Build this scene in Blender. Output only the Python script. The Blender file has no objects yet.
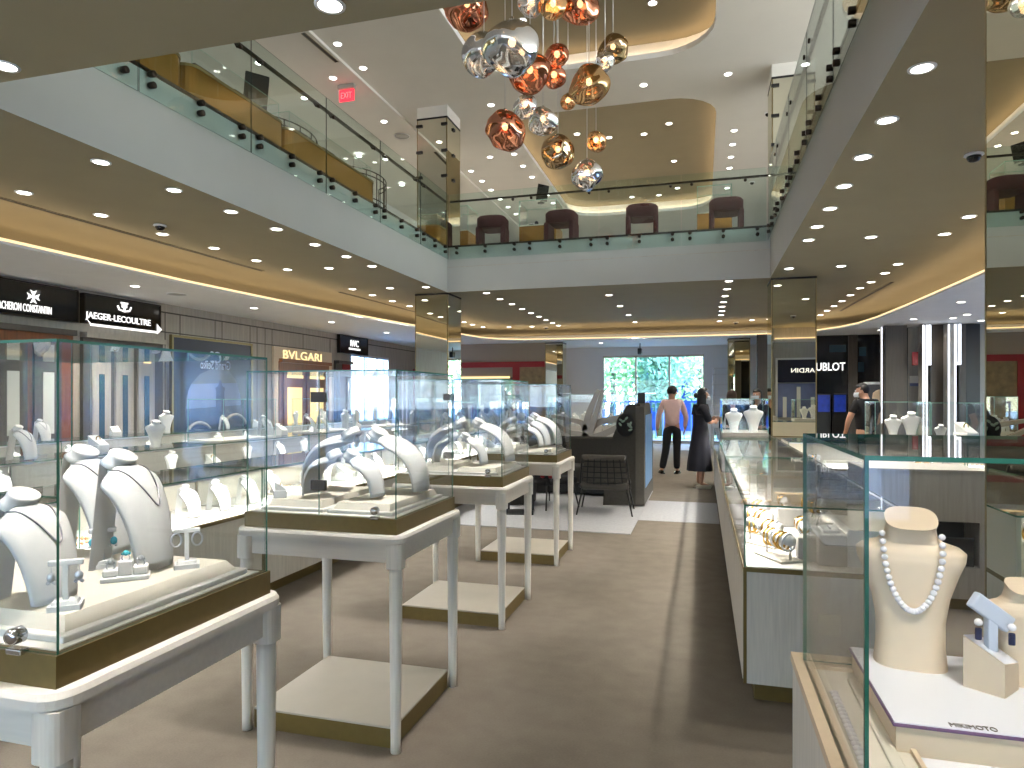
import bpy, bmesh, math, random
from mathutils import Vector, Matrix, Quaternion
random.seed(7)
PI = math.pi
COL = bpy.context.scene.collection
# ------------------------------------------------------------------ survey helpers (camera calibration used for measuring)
F, CX, HY, EZ = 672.0, 512.0, 397.0, 1.5
TH = math.atan(190 / F); SN, CS = math.sin(TH), math.cos(TH)
def ray(px, py):
    a = (px - CX) / F; b = (HY - py) / F
    return (-SN + a * CS, CS + a * SN, b)
def atz(px, py, z):
    d = ray(px, py); t = (z - EZ) / d[2]; return Vector((d[0]*t, d[1]*t, z))
def aty(px, py, y):
    d = ray(px, py); t = y / d[1]; return Vector((d[0]*t, y, EZ + d[2]*t))
def atx(px, py, x):
    d = ray(px, py); t = x / d[0]; return Vector((x, d[1]*t, EZ + d[2]*t))
# ------------------------------------------------------------------ materials
def lin(c):
    return tuple((v/12.92 if v <= .04045 else ((v+.055)/1.055)**2.4) for v in [x/255 for x in c]) + (1,)
M = {}
def new_mat(name):
    m = bpy.data.materials.new(name); m.use_nodes = True
    nt = m.node_tree; nt.nodes.clear()
    out = nt.nodes.new('ShaderNodeOutputMaterial')
    M[name] = m
    return m, nt, out
def P(name, col, rough=.5, metal=0, var=0, scale=8, stretch=None, bump=0, emit=None, estr=0, spec=.5, coat=0):
    m, nt, out = new_mat(name)
    b = nt.nodes.new('ShaderNodeBsdfPrincipled')
    c = lin(col)
    b.inputs['Base Color'].default_value = c
    b.inputs['Roughness'].default_value = rough
    b.inputs['Metallic'].default_value = metal
    b.inputs['Specular IOR Level'].default_value = spec
    b.inputs['Coat Weight'].default_value = coat
    if emit:
        b.inputs['Emission Color'].default_value = lin(emit); b.inputs['Emission Strength'].default_value = estr
    nt.links.new(b.outputs[0], out.inputs[0])
    if var or bump:
        tc = nt.nodes.new('ShaderNodeTexCoord'); mp = nt.nodes.new('ShaderNodeMapping')
        mp.inputs['Scale'].default_value = stretch or (1, 1, 1)
        nz = nt.nodes.new('ShaderNodeTexNoise'); nz.inputs['Scale'].default_value = scale; nz.inputs['Detail'].default_value = 5
        nt.links.new(tc.outputs['Object'], mp.inputs[0]); nt.links.new(mp.outputs[0], nz.inputs['Vector'])
        if var:
            rp = nt.nodes.new('ShaderNodeValToRGB')
            rp.color_ramp.elements[0].position = .3; rp.color_ramp.elements[1].position = .7
            rp.color_ramp.elements[0].color = tuple(v*(1-var) for v in c[:3]) + (1,)
            rp.color_ramp.elements[1].color = tuple(min(1, v*(1+var)) for v in c[:3]) + (1,)
            nt.links.new(nz.outputs[0], rp.inputs[0]); nt.links.new(rp.outputs[0], b.inputs['Base Color'])
        if bump:
            bp = nt.nodes.new('ShaderNodeBump'); bp.inputs['Strength'].default_value = bump; bp.inputs['Distance'].default_value = .01
            nt.links.new(nz.outputs[0], bp.inputs['Height']); nt.links.new(bp.outputs[0], b.inputs['Normal'])
    return m
def EM(name, col, s):
    m, nt, out = new_mat(name)
    e = nt.nodes.new('ShaderNodeEmission'); e.inputs[0].default_value = lin(col); e.inputs[1].default_value = s
    nt.links.new(e.outputs[0], out.inputs[0]); return m
def GLASS(name, tint, base=.035, gain=.9):
    m, nt, out = new_mat(name)
    tr = nt.nodes.new('ShaderNodeBsdfTransparent'); tr.inputs[0].default_value = lin(tint)
    gl = nt.nodes.new('ShaderNodeBsdfGlossy'); gl.inputs['Roughness'].default_value = 0
    lw = nt.nodes.new('ShaderNodeLayerWeight'); lw.inputs[0].default_value = .5
    pw = nt.nodes.new('ShaderNodeMath'); pw.operation = 'POWER'; pw.inputs[1].default_value = 5
    mu = nt.nodes.new('ShaderNodeMath'); mu.operation = 'MULTIPLY_ADD'; mu.inputs[1].default_value = gain; mu.inputs[2].default_value = base
    mx = nt.nodes.new('ShaderNodeMixShader')
    nt.links.new(lw.outputs['Facing'], pw.inputs[0]); nt.links.new(pw.outputs[0], mu.inputs[0]); nt.links.new(mu.outputs[0], mx.inputs[0])
    nt.links.new(tr.outputs[0], mx.inputs[1]); nt.links.new(gl.outputs[0], mx.inputs[2]); nt.links.new(mx.outputs[0], out.inputs[0])
    return m
def MIRROR(name, col, rough=0.0):
    m, nt, out = new_mat(name)
    gl = nt.nodes.new('ShaderNodeBsdfGlossy'); gl.inputs[0].default_value = lin(col); gl.inputs['Roughness'].default_value = rough
    nt.links.new(gl.outputs[0], out.inputs[0]); return m
def MELT(name, col, thru):
    m, nt, out = new_mat(name)
    tr = nt.nodes.new('ShaderNodeBsdfTransparent'); tr.inputs[0].default_value = tuple(.45 + .55*v for v in lin(col)[:3]) + (1,)
    gl = nt.nodes.new('ShaderNodeBsdfGlossy'); gl.inputs[0].default_value = lin(col); gl.inputs['Roughness'].default_value = .02
    mx = nt.nodes.new('ShaderNodeMixShader'); mx.inputs[0].default_value = thru
    nt.links.new(gl.outputs[0], mx.inputs[1]); nt.links.new(tr.outputs[0], mx.inputs[2]); nt.links.new(mx.outputs[0], out.inputs[0]); return m

P('khaki', (146, 138, 111), .75, var=.03, scale=2)
P('khaki_dark', (132, 122, 98), .8, var=.03, scale=2)
P('soffit', (246, 247, 246), .7, var=.02, scale=3)
P('fascia', (178, 176, 170), .65, var=.02, scale=2)
P('upper_ceiling', (224, 221, 214), .75, var=.02, scale=2)
P('white_wall', (214, 216, 218), .7, var=.02, scale=2)
P('stone_wall', (178, 169, 156), .6, var=.12, scale=3, stretch=(6, 6, .5))
P('slot_black', (18, 17, 16), .6)
P('plinth_cream', (190, 182, 168), .5, var=.04, scale=5)
P('wood', (218, 212, 202), .5, var=.09, scale=5, stretch=(14, 14, .8))
P('wood_flat', (220, 214, 204), .5, var=.04, scale=5, stretch=(1.2, 14, 14))
P('grey_wood', (168, 164, 157), .55, var=.1, scale=4, stretch=(12, 12, .7))
P('dark_wood', (84, 76, 68), .5, var=.15, scale=4, stretch=(10, 10, .5))
P('brown_wood', (128, 76, 42), .4, var=.2, scale=4, stretch=(10, 10, .5))
P('brass', (116, 98, 54), .42, metal=.3, var=.05, scale=40)
P('bronze_edge', (150, 134, 92), .35, metal=.7)
P('gold_panel', (178, 132, 66), .14, metal=.55, var=.05, scale=3)
P('dark_bronze', (52, 45, 38), .35, metal=.8)
P('chrome', (210, 210, 212), .12, metal=1)
P('silver', (225, 225, 228), .35, metal=.8)
P('steel', (165, 165, 170), .35, metal=.6)
P('gold', (226, 182, 96), .2, metal=1)
P('velvet_white', (240, 238, 234), .75, var=.02, scale=60)
P('cream', (228, 220, 204), .6, var=.02, scale=30)
P('cream_deck', (240, 236, 228), .55)
P('beige_leather', (226, 204, 176), .6, var=.02, scale=50, bump=.05)
P('white_gloss', (240, 241, 250), .15)
P('purple_edge', (104, 74, 110), .4)
P('pearl', (244, 238, 240), .12, coat=.5)
P('turquoise', (92, 192, 208), .15)
P('coral', (232, 142, 96), .4)
P('sapphire', (32, 36, 66), .1)
P('black', (14, 14, 15), .45)
P('black_gloss', (8, 8, 10), .12)
P('black_cloth', (20, 20, 24), .9)
P('navy_cloth', (24, 24, 34), .9, var=.15, scale=10)
P('pink_shirt', (226, 190, 182), .85, var=.04, scale=12)
P('skin', (196, 148, 122), .6)
P('hair_black', (22, 18, 18), .55)
P('hair_brown', (62, 42, 30), .6)
P('mask_white', (232, 234, 238), .8)
P('shoe_pale', (198, 188, 170), .7)
P('red_velvet', (66, 10, 14), .8, var=.15, scale=25)
P('red_lacquer', (150, 20, 26), .4)
P('sofa_grey', (88, 84, 78), .9, var=.1, scale=40)
P('sofa_dark', (66, 63, 58), .9, var=.1, scale=40)
P('sculpture', (176, 166, 154), .42, metal=.3, var=.05, scale=6)
P('rug', (158, 158, 160), .95, var=.08, scale=30)
P('edge_green', (66, 116, 98), .2, emit=(60, 120, 100), estr=.05)  # faint glow put into the green rim colour, no lamp there
P('edge_teal', (40, 96, 80), .2, emit=(30, 110, 100), estr=.06)  # teal rim with a little added self-glow
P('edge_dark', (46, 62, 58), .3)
P('edge_light', (150, 196, 180), .2, emit=(150, 205, 190), estr=.06)  # pale rim, also given slight emission of its own
P('navy', (16, 22, 48), .3)
P('motif', (132, 150, 138), .8)
P('taupe', (158, 140, 118), .6)
P('dull_gold', (142, 120, 84), .5, var=.3, scale=5)
P('teal_dark', (44, 74, 88), .2)
P('backdrop_block', (48, 72, 98), .4, var=.35, scale=.5)
P('backdrop_glass', (84, 118, 146), .1)
P('poster_navy', (13, 19, 40), .35, var=.5, scale=1.5)
P('poster_sky', (104, 114, 152), .4, var=.15, scale=2)
P('poster_dome', (84, 86, 92), .4, var=.2, scale=3)
P('poster_sea', (50, 58, 88), .4, var=.35, scale=4)
P('poster_tower', (30, 40, 84), .4)
P('poster_dark', (22, 24, 34), .4)
P('foam', (206, 212, 226), .5)
P('screen_blue', (24, 40, 120), .3, var=.8, scale=4, emit=(28, 60, 160), estr=.22)
P('window_reflect_blue', (110, 150, 190), .3, emit=(90, 140, 190), estr=.08)  # blue with slight emission, imitates a window reflected on the booth
P('green_leaf', (150, 190, 130), .6, var=.3, scale=1.2)
P('green_leaf_b', (130, 178, 150), .6, var=.3, scale=1.5)
P('bark', (110, 104, 98), .9, var=.2, scale=8)
P('pavement', (120, 130, 140), .8, var=.06, scale=1)
P('grass', (120, 160, 90), .9, var=.2, scale=2)
P('pavilion_blue', (46, 92, 190), .5)
P('pavilion_wall', (120, 160, 210), .6)
P('ladder_white', (206, 206, 206), .5)
P('paper', (236, 234, 226), .7)
EM('lens', (255, 250, 240), 8)
EM('led_warm', (255, 222, 182), 3.6)
EM('lip_glow_line', (255, 214, 160), 1.0)
EM('led_white', (240, 244, 255), 1.9)
EM('sign_white', (255, 252, 248), 1.1)
EM('sign_warm', (255, 222, 158), 1.0)
EM('exit_red', (255, 50, 62), 1.6)
EM('vitrine_glow', (255, 222, 150), 1.4)
EM('bulb', (255, 200, 140), 16)
GLASS('glass', (254, 255, 255), .03)
GLASS('rail_glass', (244, 252, 250), .035)
GLASS('window_glass', (250, 253, 255), .02)
MIRROR('mirror', (228, 227, 212))
MIRROR('mirror_dark', (196, 190, 168))
MELT('melt_copper', (208, 146, 118), .12)
MELT('melt_gold', (214, 180, 134), .14)
MELT('melt_chrome', (222, 224, 230), .1)
MELT('melt_smoke', (180, 156, 122), .14)
# carpet
m, nt, out = new_mat('carpet')
b = nt.nodes.new('ShaderNodeBsdfPrincipled'); b.inputs['Roughness'].default_value = .95; b.inputs['Specular IOR Level'].default_value = .1
tc = nt.nodes.new('ShaderNodeTexCoord')
def noise(scale, stretch, detail=6):
    mp = nt.nodes.new('ShaderNodeMapping'); mp.inputs['Scale'].default_value = stretch
    nz = nt.nodes.new('ShaderNodeTexNoise'); nz.inputs['Scale'].default_value = scale; nz.inputs['Detail'].default_value = detail
    nt.links.new(tc.outputs['Object'], mp.inputs[0]); nt.links.new(mp.outputs[0], nz.inputs['Vector']); return nz
n1 = noise(7, (1, 1.1, 1)); n2 = noise(90, (1, 1.8, 1), 4); n3 = noise(.9, (1, 1, 1), 3)
ad = nt.nodes.new('ShaderNodeMath'); ad.operation = 'ADD'; nt.links.new(n1.outputs[0], ad.inputs[0]); nt.links.new(n2.outputs[0], ad.inputs[1])
ad2 = nt.nodes.new('ShaderNodeMath'); ad2.operation = 'ADD'; nt.links.new(ad.outputs[0], ad2.inputs[0]); nt.links.new(n3.outputs[0], ad2.inputs[1])
rp = nt.nodes.new('ShaderNodeMapRange'); rp.inputs[1].default_value = 1.1; rp.inputs[2].default_value = 1.9
mixc = nt.nodes.new('ShaderNodeMix'); mixc.data_type = 'RGBA'
mixc.inputs[6].default_value = lin((104, 96, 86)); mixc.inputs[7].default_value = lin((120, 112, 102))
nt.links.new(ad2.outputs[0], rp.inputs[0]); nt.links.new(rp.outputs[0], mixc.inputs[0]); nt.links.new(mixc.outputs[2], b.inputs['Base Color'])
bp = nt.nodes.new('ShaderNodeBump'); bp.inputs['Strength'].default_value = .25; nt.links.new(n2.outputs[0], bp.inputs['Height']); nt.links.new(bp.outputs[0], b.inputs['Normal'])
nt.links.new(b.outputs[0], out.inputs[0])

# ------------------------------------------------------------------ mesh builder
class MB:
    def __init__(s): s.v = []; s.f = []; s.mi = []; s.sm = []
    def add(s, vs, fs, m=0, smooth=False):
        o = len(s.v); s.v += [tuple(p) for p in vs]
        for f in fs: s.f.append(tuple(i + o for i in f)); s.mi.append(m); s.sm.append(smooth)
        return s
    def box(s, x0, y0, z0, x1, y1, z1, m=0, side=None):
        x0, x1 = min(x0, x1), max(x0, x1); y0, y1 = min(y0, y1), max(y0, y1); z0, z1 = min(z0, z1), max(z0, z1)
        vs = [(x0,y0,z0),(x1,y0,z0),(x1,y1,z0),(x0,y1,z0),(x0,y0,z1),(x1,y0,z1),(x1,y1,z1),(x0,y1,z1)]
        fs = [(0,3,2,1),(4,5,6,7),(0,1,5,4),(1,2,6,5),(2,3,7,6),(3,0,4,7)]
        s.add(vs, fs, m)
        return s
    def pane(s, x0, y0, z0, x1, y1, z1, edge=1):          # thin glass: two big faces clear, the four rims green
        d = [abs(x1-x0), abs(y1-y0), abs(z1-z0)]; ax = d.index(min(d)); n0 = len(s.mi)
        s.box(x0, y0, z0, x1, y1, z1, edge)
        big = {2: (0, 1), 1: (2, 4), 0: (3, 5)}[ax]
        for k in big: s.mi[n0 + k] = 0
        return s
    def bm(s, bmx, m=0, smooth=False, mat=None):
        bmx.verts.ensure_lookup_table(); bmx.verts.index_update()
        s.add([(mat @ v.co) if mat else v.co.copy() for v in bmx.verts], [[v.index for v in f.verts] for f in bmx.faces], m, smooth); bmx.free(); return s
    def rbox(s, x0, y0, z0, x1, y1, z1, r=.01, m=0, seg=2, mat=None):
        b = bmesh.new(); bmesh.ops.create_cube(b, size=1)
        for v in b.verts: v.co = Vector(((x0+x1)/2 + v.co.x*(x1-x0), (y0+y1)/2 + v.co.y*(y1-y0), (z0+z1)/2 + v.co.z*(z1-z0)))
        bmesh.ops.bevel(b, geom=b.edges[:], offset=r, segments=seg, affect='EDGES', profile=.5)
        return s.bm(b, m, False, mat)
    def prism(s, poly, z0, z1, m=0, mtop=None, mside=None, inset=0):
        n = len(poly); cx = sum(p[0] for p in poly)/n; cy = sum(p[1] for p in poly)/n
        top = [(cx + (p[0]-cx)*(1-inset), cy + (p[1]-cy)*(1-inset), z1) for p in poly]
        o = len(s.v); s.v += [(p[0], p[1], z0) for p in poly] + top
        s.f.append(tuple(o + i for i in reversed(range(n)))); s.mi.append(m); s.sm.append(False)
        s.f.append(tuple(o + n + i for i in range(n))); s.mi.append(m if mtop is None else mtop); s.sm.append(False)
        for i in range(n):
            j = (i+1) % n; s.f.append((o+i, o+j, o+n+j, o+n+i)); s.mi.append(m if mside is None else mside); s.sm.append(False)
        return s
    def lathe(s, prof, seg=16, c=(0,0,0), m=0, mat=None, sx=1, sy=1, caps=True):
        vs = []; fs = []
        for r, z in prof:
            for k in range(seg):
                a = 2*PI*k/seg; vs.append(Vector((c[0] + r*sx*math.cos(a), c[1] + r*sy*math.sin(a), c[2] + z)))
        n = len(prof)
        for i in range(n-1):
            for k in range(seg):
                l = (k+1) % seg; fs.append((i*seg+k, i*seg+l, (i+1)*seg+l, (i+1)*seg+k))
        if caps: fs.append(tuple(reversed(range(seg)))); fs.append(tuple((n-1)*seg + k for k in range(seg)))
        if mat: vs = [mat @ v for v in vs]
        return s.add(vs, fs, m, True)
    def tube(s, pts, r, seg=8, m=0, closed=False):
        pts = [Vector(p) for p in pts]; n = len(pts); rs = r if isinstance(r, (list, tuple)) else [r]*n
        vs = []; fs = []; prev = None
        for i, p in enumerate(pts):
            if closed: t = (pts[(i+1) % n] - pts[i-1]).normalized()
            else: t = (pts[min(i+1, n-1)] - pts[max(i-1, 0)]).normalized()
            if prev is None: u = t.orthogonal().normalized()
            else: u = (prev - t*prev.dot(t)); u = u.normalized() if u.length > 1e-6 else t.orthogonal().normalized()
            prev = u; w = t.cross(u)
            for k in range(seg):
                a = 2*PI*k/seg; vs.append(p + (u*math.cos(a) + w*math.sin(a))*rs[i])
        for i in range(n if closed else n-1):
            j = (i+1) % n
            for k in range(seg):
                l = (k+1) % seg; fs.append((i*seg+k, i*seg+l, j*seg+l, j*seg+k))
        if not closed: fs.append(tuple(reversed(range(seg)))); fs.append(tuple((n-1)*seg + k for k in range(seg)))
        return s.add(vs, fs, m, True)
    def ball(s, c, r, m=0, sub=2, sc=(1,1,1), fn=None):
        b = bmesh.new(); bmesh.ops.create_icosphere(b, subdivisions=sub, radius=1)
        for v in b.verts:
            k = fn(v.co.normalized()) if fn else 1
            v.co = Vector((c[0] + v.co.x*r*sc[0]*k, c[1] + v.co.y*r*sc[1]*k, c[2] + v.co.z*r*sc[2]*k))
        return s.bm(b, m, True)
    def grid(s, fn, nu, nv, m=0, smooth=True, flip=False):
        vs = [fn(i/nu, j/nv) for i in range(nu+1) for j in range(nv+1)]; fs = []
        for i in range(nu):
            for j in range(nv):
                a = i*(nv+1)+j; q = (a, a+1, a+nv+2, a+nv+1); fs.append(q[::-1] if flip else q)
        return s.add(vs, fs, m, smooth)
    def xf(s, mat): s.v = [tuple(mat @ Vector(p)) for p in s.v]; return s
    def build(s, name, mats, parent=None, world=False):
        if not isinstance(mats, (list, tuple)): mats = [mats]
        off = Vector(parent.location) if (parent is not None and world) else Vector((0,0,0))
        me = bpy.data.meshes.new(name); me.from_pydata([tuple(Vector(p) - off) for p in s.v], [], s.f)
        for mt in mats: me.materials.append(M[mt])
        me.polygons.foreach_set('material_index', s.mi); me.polygons.foreach_set('use_smooth', s.sm); me.update()
        o = bpy.data.objects.new(name, me); COL.objects.link(o)
        if parent is not None: o.parent = parent
        return o
def rrect(x0, y0, x1, y1, r, n=5):
    p = []
    for cx, cy, a0 in ((x1-r, y1-r, 0), (x0+r, y1-r, 90), (x0+r, y0+r, 180), (x1-r, y0+r, 270)):
        for k in range(n+1):
            a = math.radians(a0 + 90*k/n); p.append((cx + r*math.cos(a), cy + r*math.sin(a)))
    return p
def thing(name, label, cat, loc=(0,0,0), rotz=0, group=None):
    o = bpy.data.objects.new(name, None); o.empty_display_size = .1; COL.objects.link(o)
    o.location = loc; o.rotation_euler = (0, 0, rotz); o['label'] = label; o['category'] = cat
    if group: o['group'] = group
    return o
def tag(o, label, cat, group=None):
    o['label'] = label; o['category'] = cat
    if group: o['group'] = group
    return o
def struct(o): o['kind'] = 'structure'; return o
def dup(root, loc, rotz=0, label=None, group=None, scale=None):
    r = root.copy(); COL.objects.link(r); r.location = loc; r.rotation_euler = (0, 0, rotz)
    if scale: r.scale = (scale,)*3 if not isinstance(scale, (tuple, list)) else scale
    if label: r['label'] = label
    if group: r['group'] = group
    for ch in list(root.children):
        c = ch.copy(); COL.objects.link(c); c.parent = r
        for g in list(ch.children):
            d = g.copy(); COL.objects.link(d); d.parent = c
    return r
class Proto:                                # the first placement moves the original, later ones copy it with all its parts
    def __init__(s, root): s.root = root; s.used = False
    def put(s, loc, rotz, label, group=None, scale=None):
        if not s.used:
            s.used = True; r = s.root; r.location = loc; r.rotation_euler = (0, 0, rotz); r['label'] = label
            if group: r['group'] = group
            if scale: r.scale = (scale,)*3 if not isinstance(scale, (tuple, list)) else scale
            return r
        r = dup(s.root, loc, rotz, label, group, scale)
        if not scale: r.scale = (1, 1, 1)
        if not group and 'group' in r: del r['group']
        return r
ORD = ['nearest', 'second', 'third', 'fourth', 'fifth', 'sixth', 'seventh', 'eighth', 'ninth', 'tenth', 'eleventh', 'twelfth', 'thirteenth', 'fourteenth', 'fifteenth', 'sixteenth', 'seventeenth', 'eighteenth', 'nineteenth', 'twentieth']
def text(name, s, mat, parent, loc, rot, width=None, height=None, depth=.01, mirror=False):
    cu = bpy.data.curves.new(name, 'FONT'); cu.body = s; cu.size = 1; cu.extrude = .02; cu.resolution_u = 3
    t = bpy.data.objects.new(name, cu); COL.objects.link(t); bpy.context.view_layer.update()
    dg = bpy.context.evaluated_depsgraph_get(); me = bpy.data.meshes.new_from_object(t.evaluated_get(dg))
    bpy.data.objects.remove(t); bpy.data.curves.remove(cu)
    xs = [v.co.x for v in me.vertices]; ys = [v.co.y for v in me.vertices]
    w, h = max(xs)-min(xs), max(ys)-min(ys); sx = width/w if width else height/h; sy = height/h if height else sx
    cx, cy = (max(xs)+min(xs))/2, (max(ys)+min(ys))/2
    for v in me.vertices:
        v.co = Vector(((v.co.x-cx)*sx*(-1 if mirror else 1), (v.co.y-cy)*sy, v.co.z/.02*depth/2))
    if mirror: me.flip_normals()
    me.materials.clear(); me.materials.append(M[mat]); me.name = name
    o = bpy.data.objects.new(name, me); COL.objects.link(o); o.parent = parent; o.location = loc; o.rotation_euler = rot
    return o
ROT_XP = (PI/2, 0, PI/2)      # reads from +X side
ROT_YN = (PI/2, 0, 0)         # reads from -Y side
ROT_YP = (PI/2, 0, PI)        # reads from +Y side
def area(name, loc, sx, sy, power, col=(1,1,1), rot=(0,0,0), spread=None):
    l = bpy.data.lights.new(name, 'AREA'); l.shape = 'RECTANGLE'; l.size = sx; l.size_y = sy; l.energy = power; l.color = col
    if spread: l.spread = spread
    o = bpy.data.objects.new(name, l); COL.objects.link(o); o.location = loc; o.rotation_euler = rot; return o
def spot(name, loc, power, col=(1, .93, .82), ang=110, blend=.9, rad=.05, rot=(0,0,0)):
    l = bpy.data.lights.new(name, 'SPOT'); l.energy = power; l.color = col; l.spot_size = math.radians(ang); l.spot_blend = blend; l.shadow_soft_size = rad
    o = bpy.data.objects.new(name, l); COL.objects.link(o); o.location = loc; o.rotation_euler = rot; return o

# ------------------------------------------------------------------ the shell
ZC, ZF, ZU, ZR = 3.55, 4.45, 7.25, 7.62          # ground ceiling, upper floor, upper ceiling, recess ceiling
XL, XR, YN, YF = -4.8, 1.13, 3.31, 12.32        # the void
WX0, WX1, WY0, WY1 = -9.0, 8.8, -6.0, 22.0
ZS = 3.12                                       # soffit underside
struct(MB().box(WX0-.2, WY0-.2, -.12, WX1+.2, WY1, 0).build('floor', 'carpet'))
# slab with the void, fascia on its inner faces
mb = MB()
for (x0, y0, x1, y1) in ((WX0, WY0, XL, WY1), (XR, WY0, WX1, WY1), (XL, YF, XR, WY1), (XL, WY0, XR, YN)):
    n0 = len(mb.mi); mb.box(x0, y0, ZC, x1, y1, ZF, 1); mb.mi[n0] = 0; mb.mi[n0+1] = 2
struct(mb.build('ceiling', ['khaki', 'fascia', 'wood_flat']))
# shadow joint on the fascia and the thin dark floor edge
mb = MB()
for z0, z1, t in ((ZF-.03, ZF+.005, .012),):
    mb.box(XL, YN, z0, XL+t, YF, z1); mb.box(XR-t, YN, z0, XR, YF, z1); mb.box(XL, YF-t, z0, XR, YF, z1); mb.box(XL, YN, z0, XR, YN+t, z1)
struct(mb.build('trim_1', 'dark_bronze'))
mb = MB()
for t_ in (.004,): mb.box(XL, YF-t_, 4.03, XR, YF, 4.042)
struct(mb.build('trim_12', 'stone_wall'))
# soffit band with curved lip
inner = [(-7.1,-6),(-7.1,4),(-7.12,8),(-6.98,10.5),(-6.6,13.2),(-6.25,15.5),(-6.1,16.8),(-5.95,17.7),(-5.6,18.4),(-5.0,18.75),(-3,18.85),(0,18.9),(1.5,18.85),(2.2,18.6),(2.75,18.15),(3.15,17.45),(3.38,16.6),(3.5,15.5),(3.56,13.5),(3.58,11),(3.58,8),(3.58,4.9),(3.45,4.5),(3.1,4.3),(2.0,4.25)]
outer = [(WX0,p[1]) for p in inner[:7]] + [(WX0,19),(WX0,WY1),(-5.5,WY1),(-3,WY1),(0,WY1),(1.5,WY1),(2.2,WY1),(3.2,WY1),(WX1,WY1),(WX1,16.6),(WX1,15.5),(WX1,13.5),(WX1,11),(WX1,8),(WX1,5.5),(WX1,3.4),(3.4,3.4),(2.0,3.4)]
mb = MB(); n = len(inner)
vs = [(p[0],p[1],ZS) for p in inner] + [(p[0],p[1],ZS) for p in outer] + [(p[0],p[1],ZS+.015) for p in inner] + [(p[0],p[1],ZS+.015) for p in outer]
fs = []
for i in range(n-1):
    fs.append((i, i+1, n+i+1, n+i)); fs.append((2*n+i, 3*n+i, 3*n+i+1, 2*n+i+1)); 
mb.add(vs, fs, 0)
lip = [(p[0],p[1],ZS) for p in inner] + [(p[0],p[1],ZS+.06) for p in inner]
mb.add(lip, [(i, n+i, n+i+1, i+1) for i in range(n-1)], 0, True)
struct(mb.build('trim_2', ['soffit']))
# hidden warm LED strip behind the lip; the lip's own glow is an emissive line
def offs(poly, d):
    r = []
    for i, p in enumerate(poly):
        a = Vector(poly[max(i-1,0)]); b_ = Vector(poly[min(i+1,len(poly)-1)]); t = (b_-a).normalized(); r.append((p[0]-t.y*d, p[1]+t.x*d))
    return r
o1, o2 = offs(inner, .06), offs(inner, .14)
mb = MB(); mb.add([(p[0],p[1],ZS+.022) for p in o1] + [(p[0],p[1],ZS+.022) for p in o2], [(i, i+1, n+i+1, n+i) for i in range(n-1)])
struct(mb.build('trim_3', 'led_warm'))
o5, o6 = offs(inner, .75), offs(inner, .85)
mb = MB(); mb.add([(p[0],p[1],ZS+.022) for p in o5] + [(p[0],p[1],ZS+.022) for p in o6], [(i, i+1, n+i+1, n+i) for i in range(n-1)])
struct(mb.build('trim_13', 'led_warm'))  # added second glowing strip, brightens the deeper ceiling over the soffit
lp = lambda f: [(a[0]+(b_[0]-a[0])*f, a[1]+(b_[1]-a[1])*f) for a, b_ in zip(inner, outer)]
o7, o8 = lp(.84), lp(.88)
mb = MB(); mb.add([(p[0],p[1],ZS+.022) for p in o7] + [(p[0],p[1],ZS+.022) for p in o8], [(i, i+1, n+i+1, n+i) for i in range(n-1)])
struct(mb.build('trim_14', 'led_warm'))  # added third glowing strip, lifts the dark band near the walls
o3 = offs(inner, -.004)
mb = MB(); mb.add([(p[0],p[1],ZS+.03) for p in o3] + [(p[0],p[1],ZS+.06) for p in o3], [(i, n+i, n+i+1, i+1) for i in range(n-1)])
struct(mb.build('trim_4', 'lip_glow_line'))  # emissive line stands in for the cove glow on the lip
# upper ceiling with two light coves
def cove(poly_pts, nm):
    return poly_pts
coves = [rrect(-3.75, 3.9, .2, 11.62, .9, 6), rrect(-3.95, 13.3, .28, 21.3, .9, 6)]
bmx = bmesh.new()
def ring(bmx, pts, z): 
    vs = [bmx.verts.new((p[0],p[1],z)) for p in pts]; return [bmx.edges.new((vs[i], vs[(i+1) % len(vs)])) for i in range(len(vs))]
edges = ring(bmx, [(WX0,WY0),(WX1,WY0),(WX1,WY1+2),(WX0,WY1+2)], ZU)
for c_ in coves: edges += ring(bmx, c_, ZU)
bmesh.ops.triangle_fill(bmx, use_beauty=True, use_dissolve=True, edges=edges)
mb = MB().bm(bmx, 0)
for c_ in coves:
    k = len(c_); cx = sum(p[0] for p in c_)/k; cy = sum(p[1] for p in c_)/k
    def grow(d): return [(p[0] + (d if p[0] > cx else -d), p[1] + (d if p[1] > cy else -d)) for p in c_]
    g = grow(.22)
    vs = [(p[0],p[1],ZU) for p in c_] + [(p[0],p[1],ZU+.09) for p in c_] + [(p[0],p[1],ZU+.09) for p in g] + [(p[0],p[1],ZR) for p in g]
    fs = []
    for i in range(k):
        j = (i+1) % k; fs += [(i, j, k+j, k+i), (k+i, k+j, 2*k+j, 2*k+i), (2*k+i, 2*k+j, 3*k+j, 3*k+i)]
    mb.add(vs, fs, 1); mb.add([(p[0],p[1],ZR) for p in g], [tuple(range(k))], 2)
struct(mb.build('ceiling', ['upper_ceiling', 'soffit', 'khaki_dark']))
mb = MB()
for c_ in coves:
    k = len(c_); cx = sum(p[0] for p in c_)/k; cy = sum(p[1] for p in c_)/k
    a_ = [(p[0] + math.copysign(.08, p[0]-cx), p[1] + math.copysign(.08, p[1]-cy), ZU+.11) for p in c_]; b2 = [(p[0] + math.copysign(.16, p[0]-cx), p[1] + math.copysign(.16, p[1]-cy), ZU+.11) for p in c_]
    mb.add(a_ + b2, [(i, (i+1) % k, k+(i+1) % k, k+i) for i in range(k)])
struct(mb.build('trim_5', 'led_warm'))
# dropped beam running along the left edge of the upper ceiling
struct(MB().box(-7.6, WY0, ZU-.05, -5.9, WY1+2, ZU).build('trim_6', 'upper_ceiling'))

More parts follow.
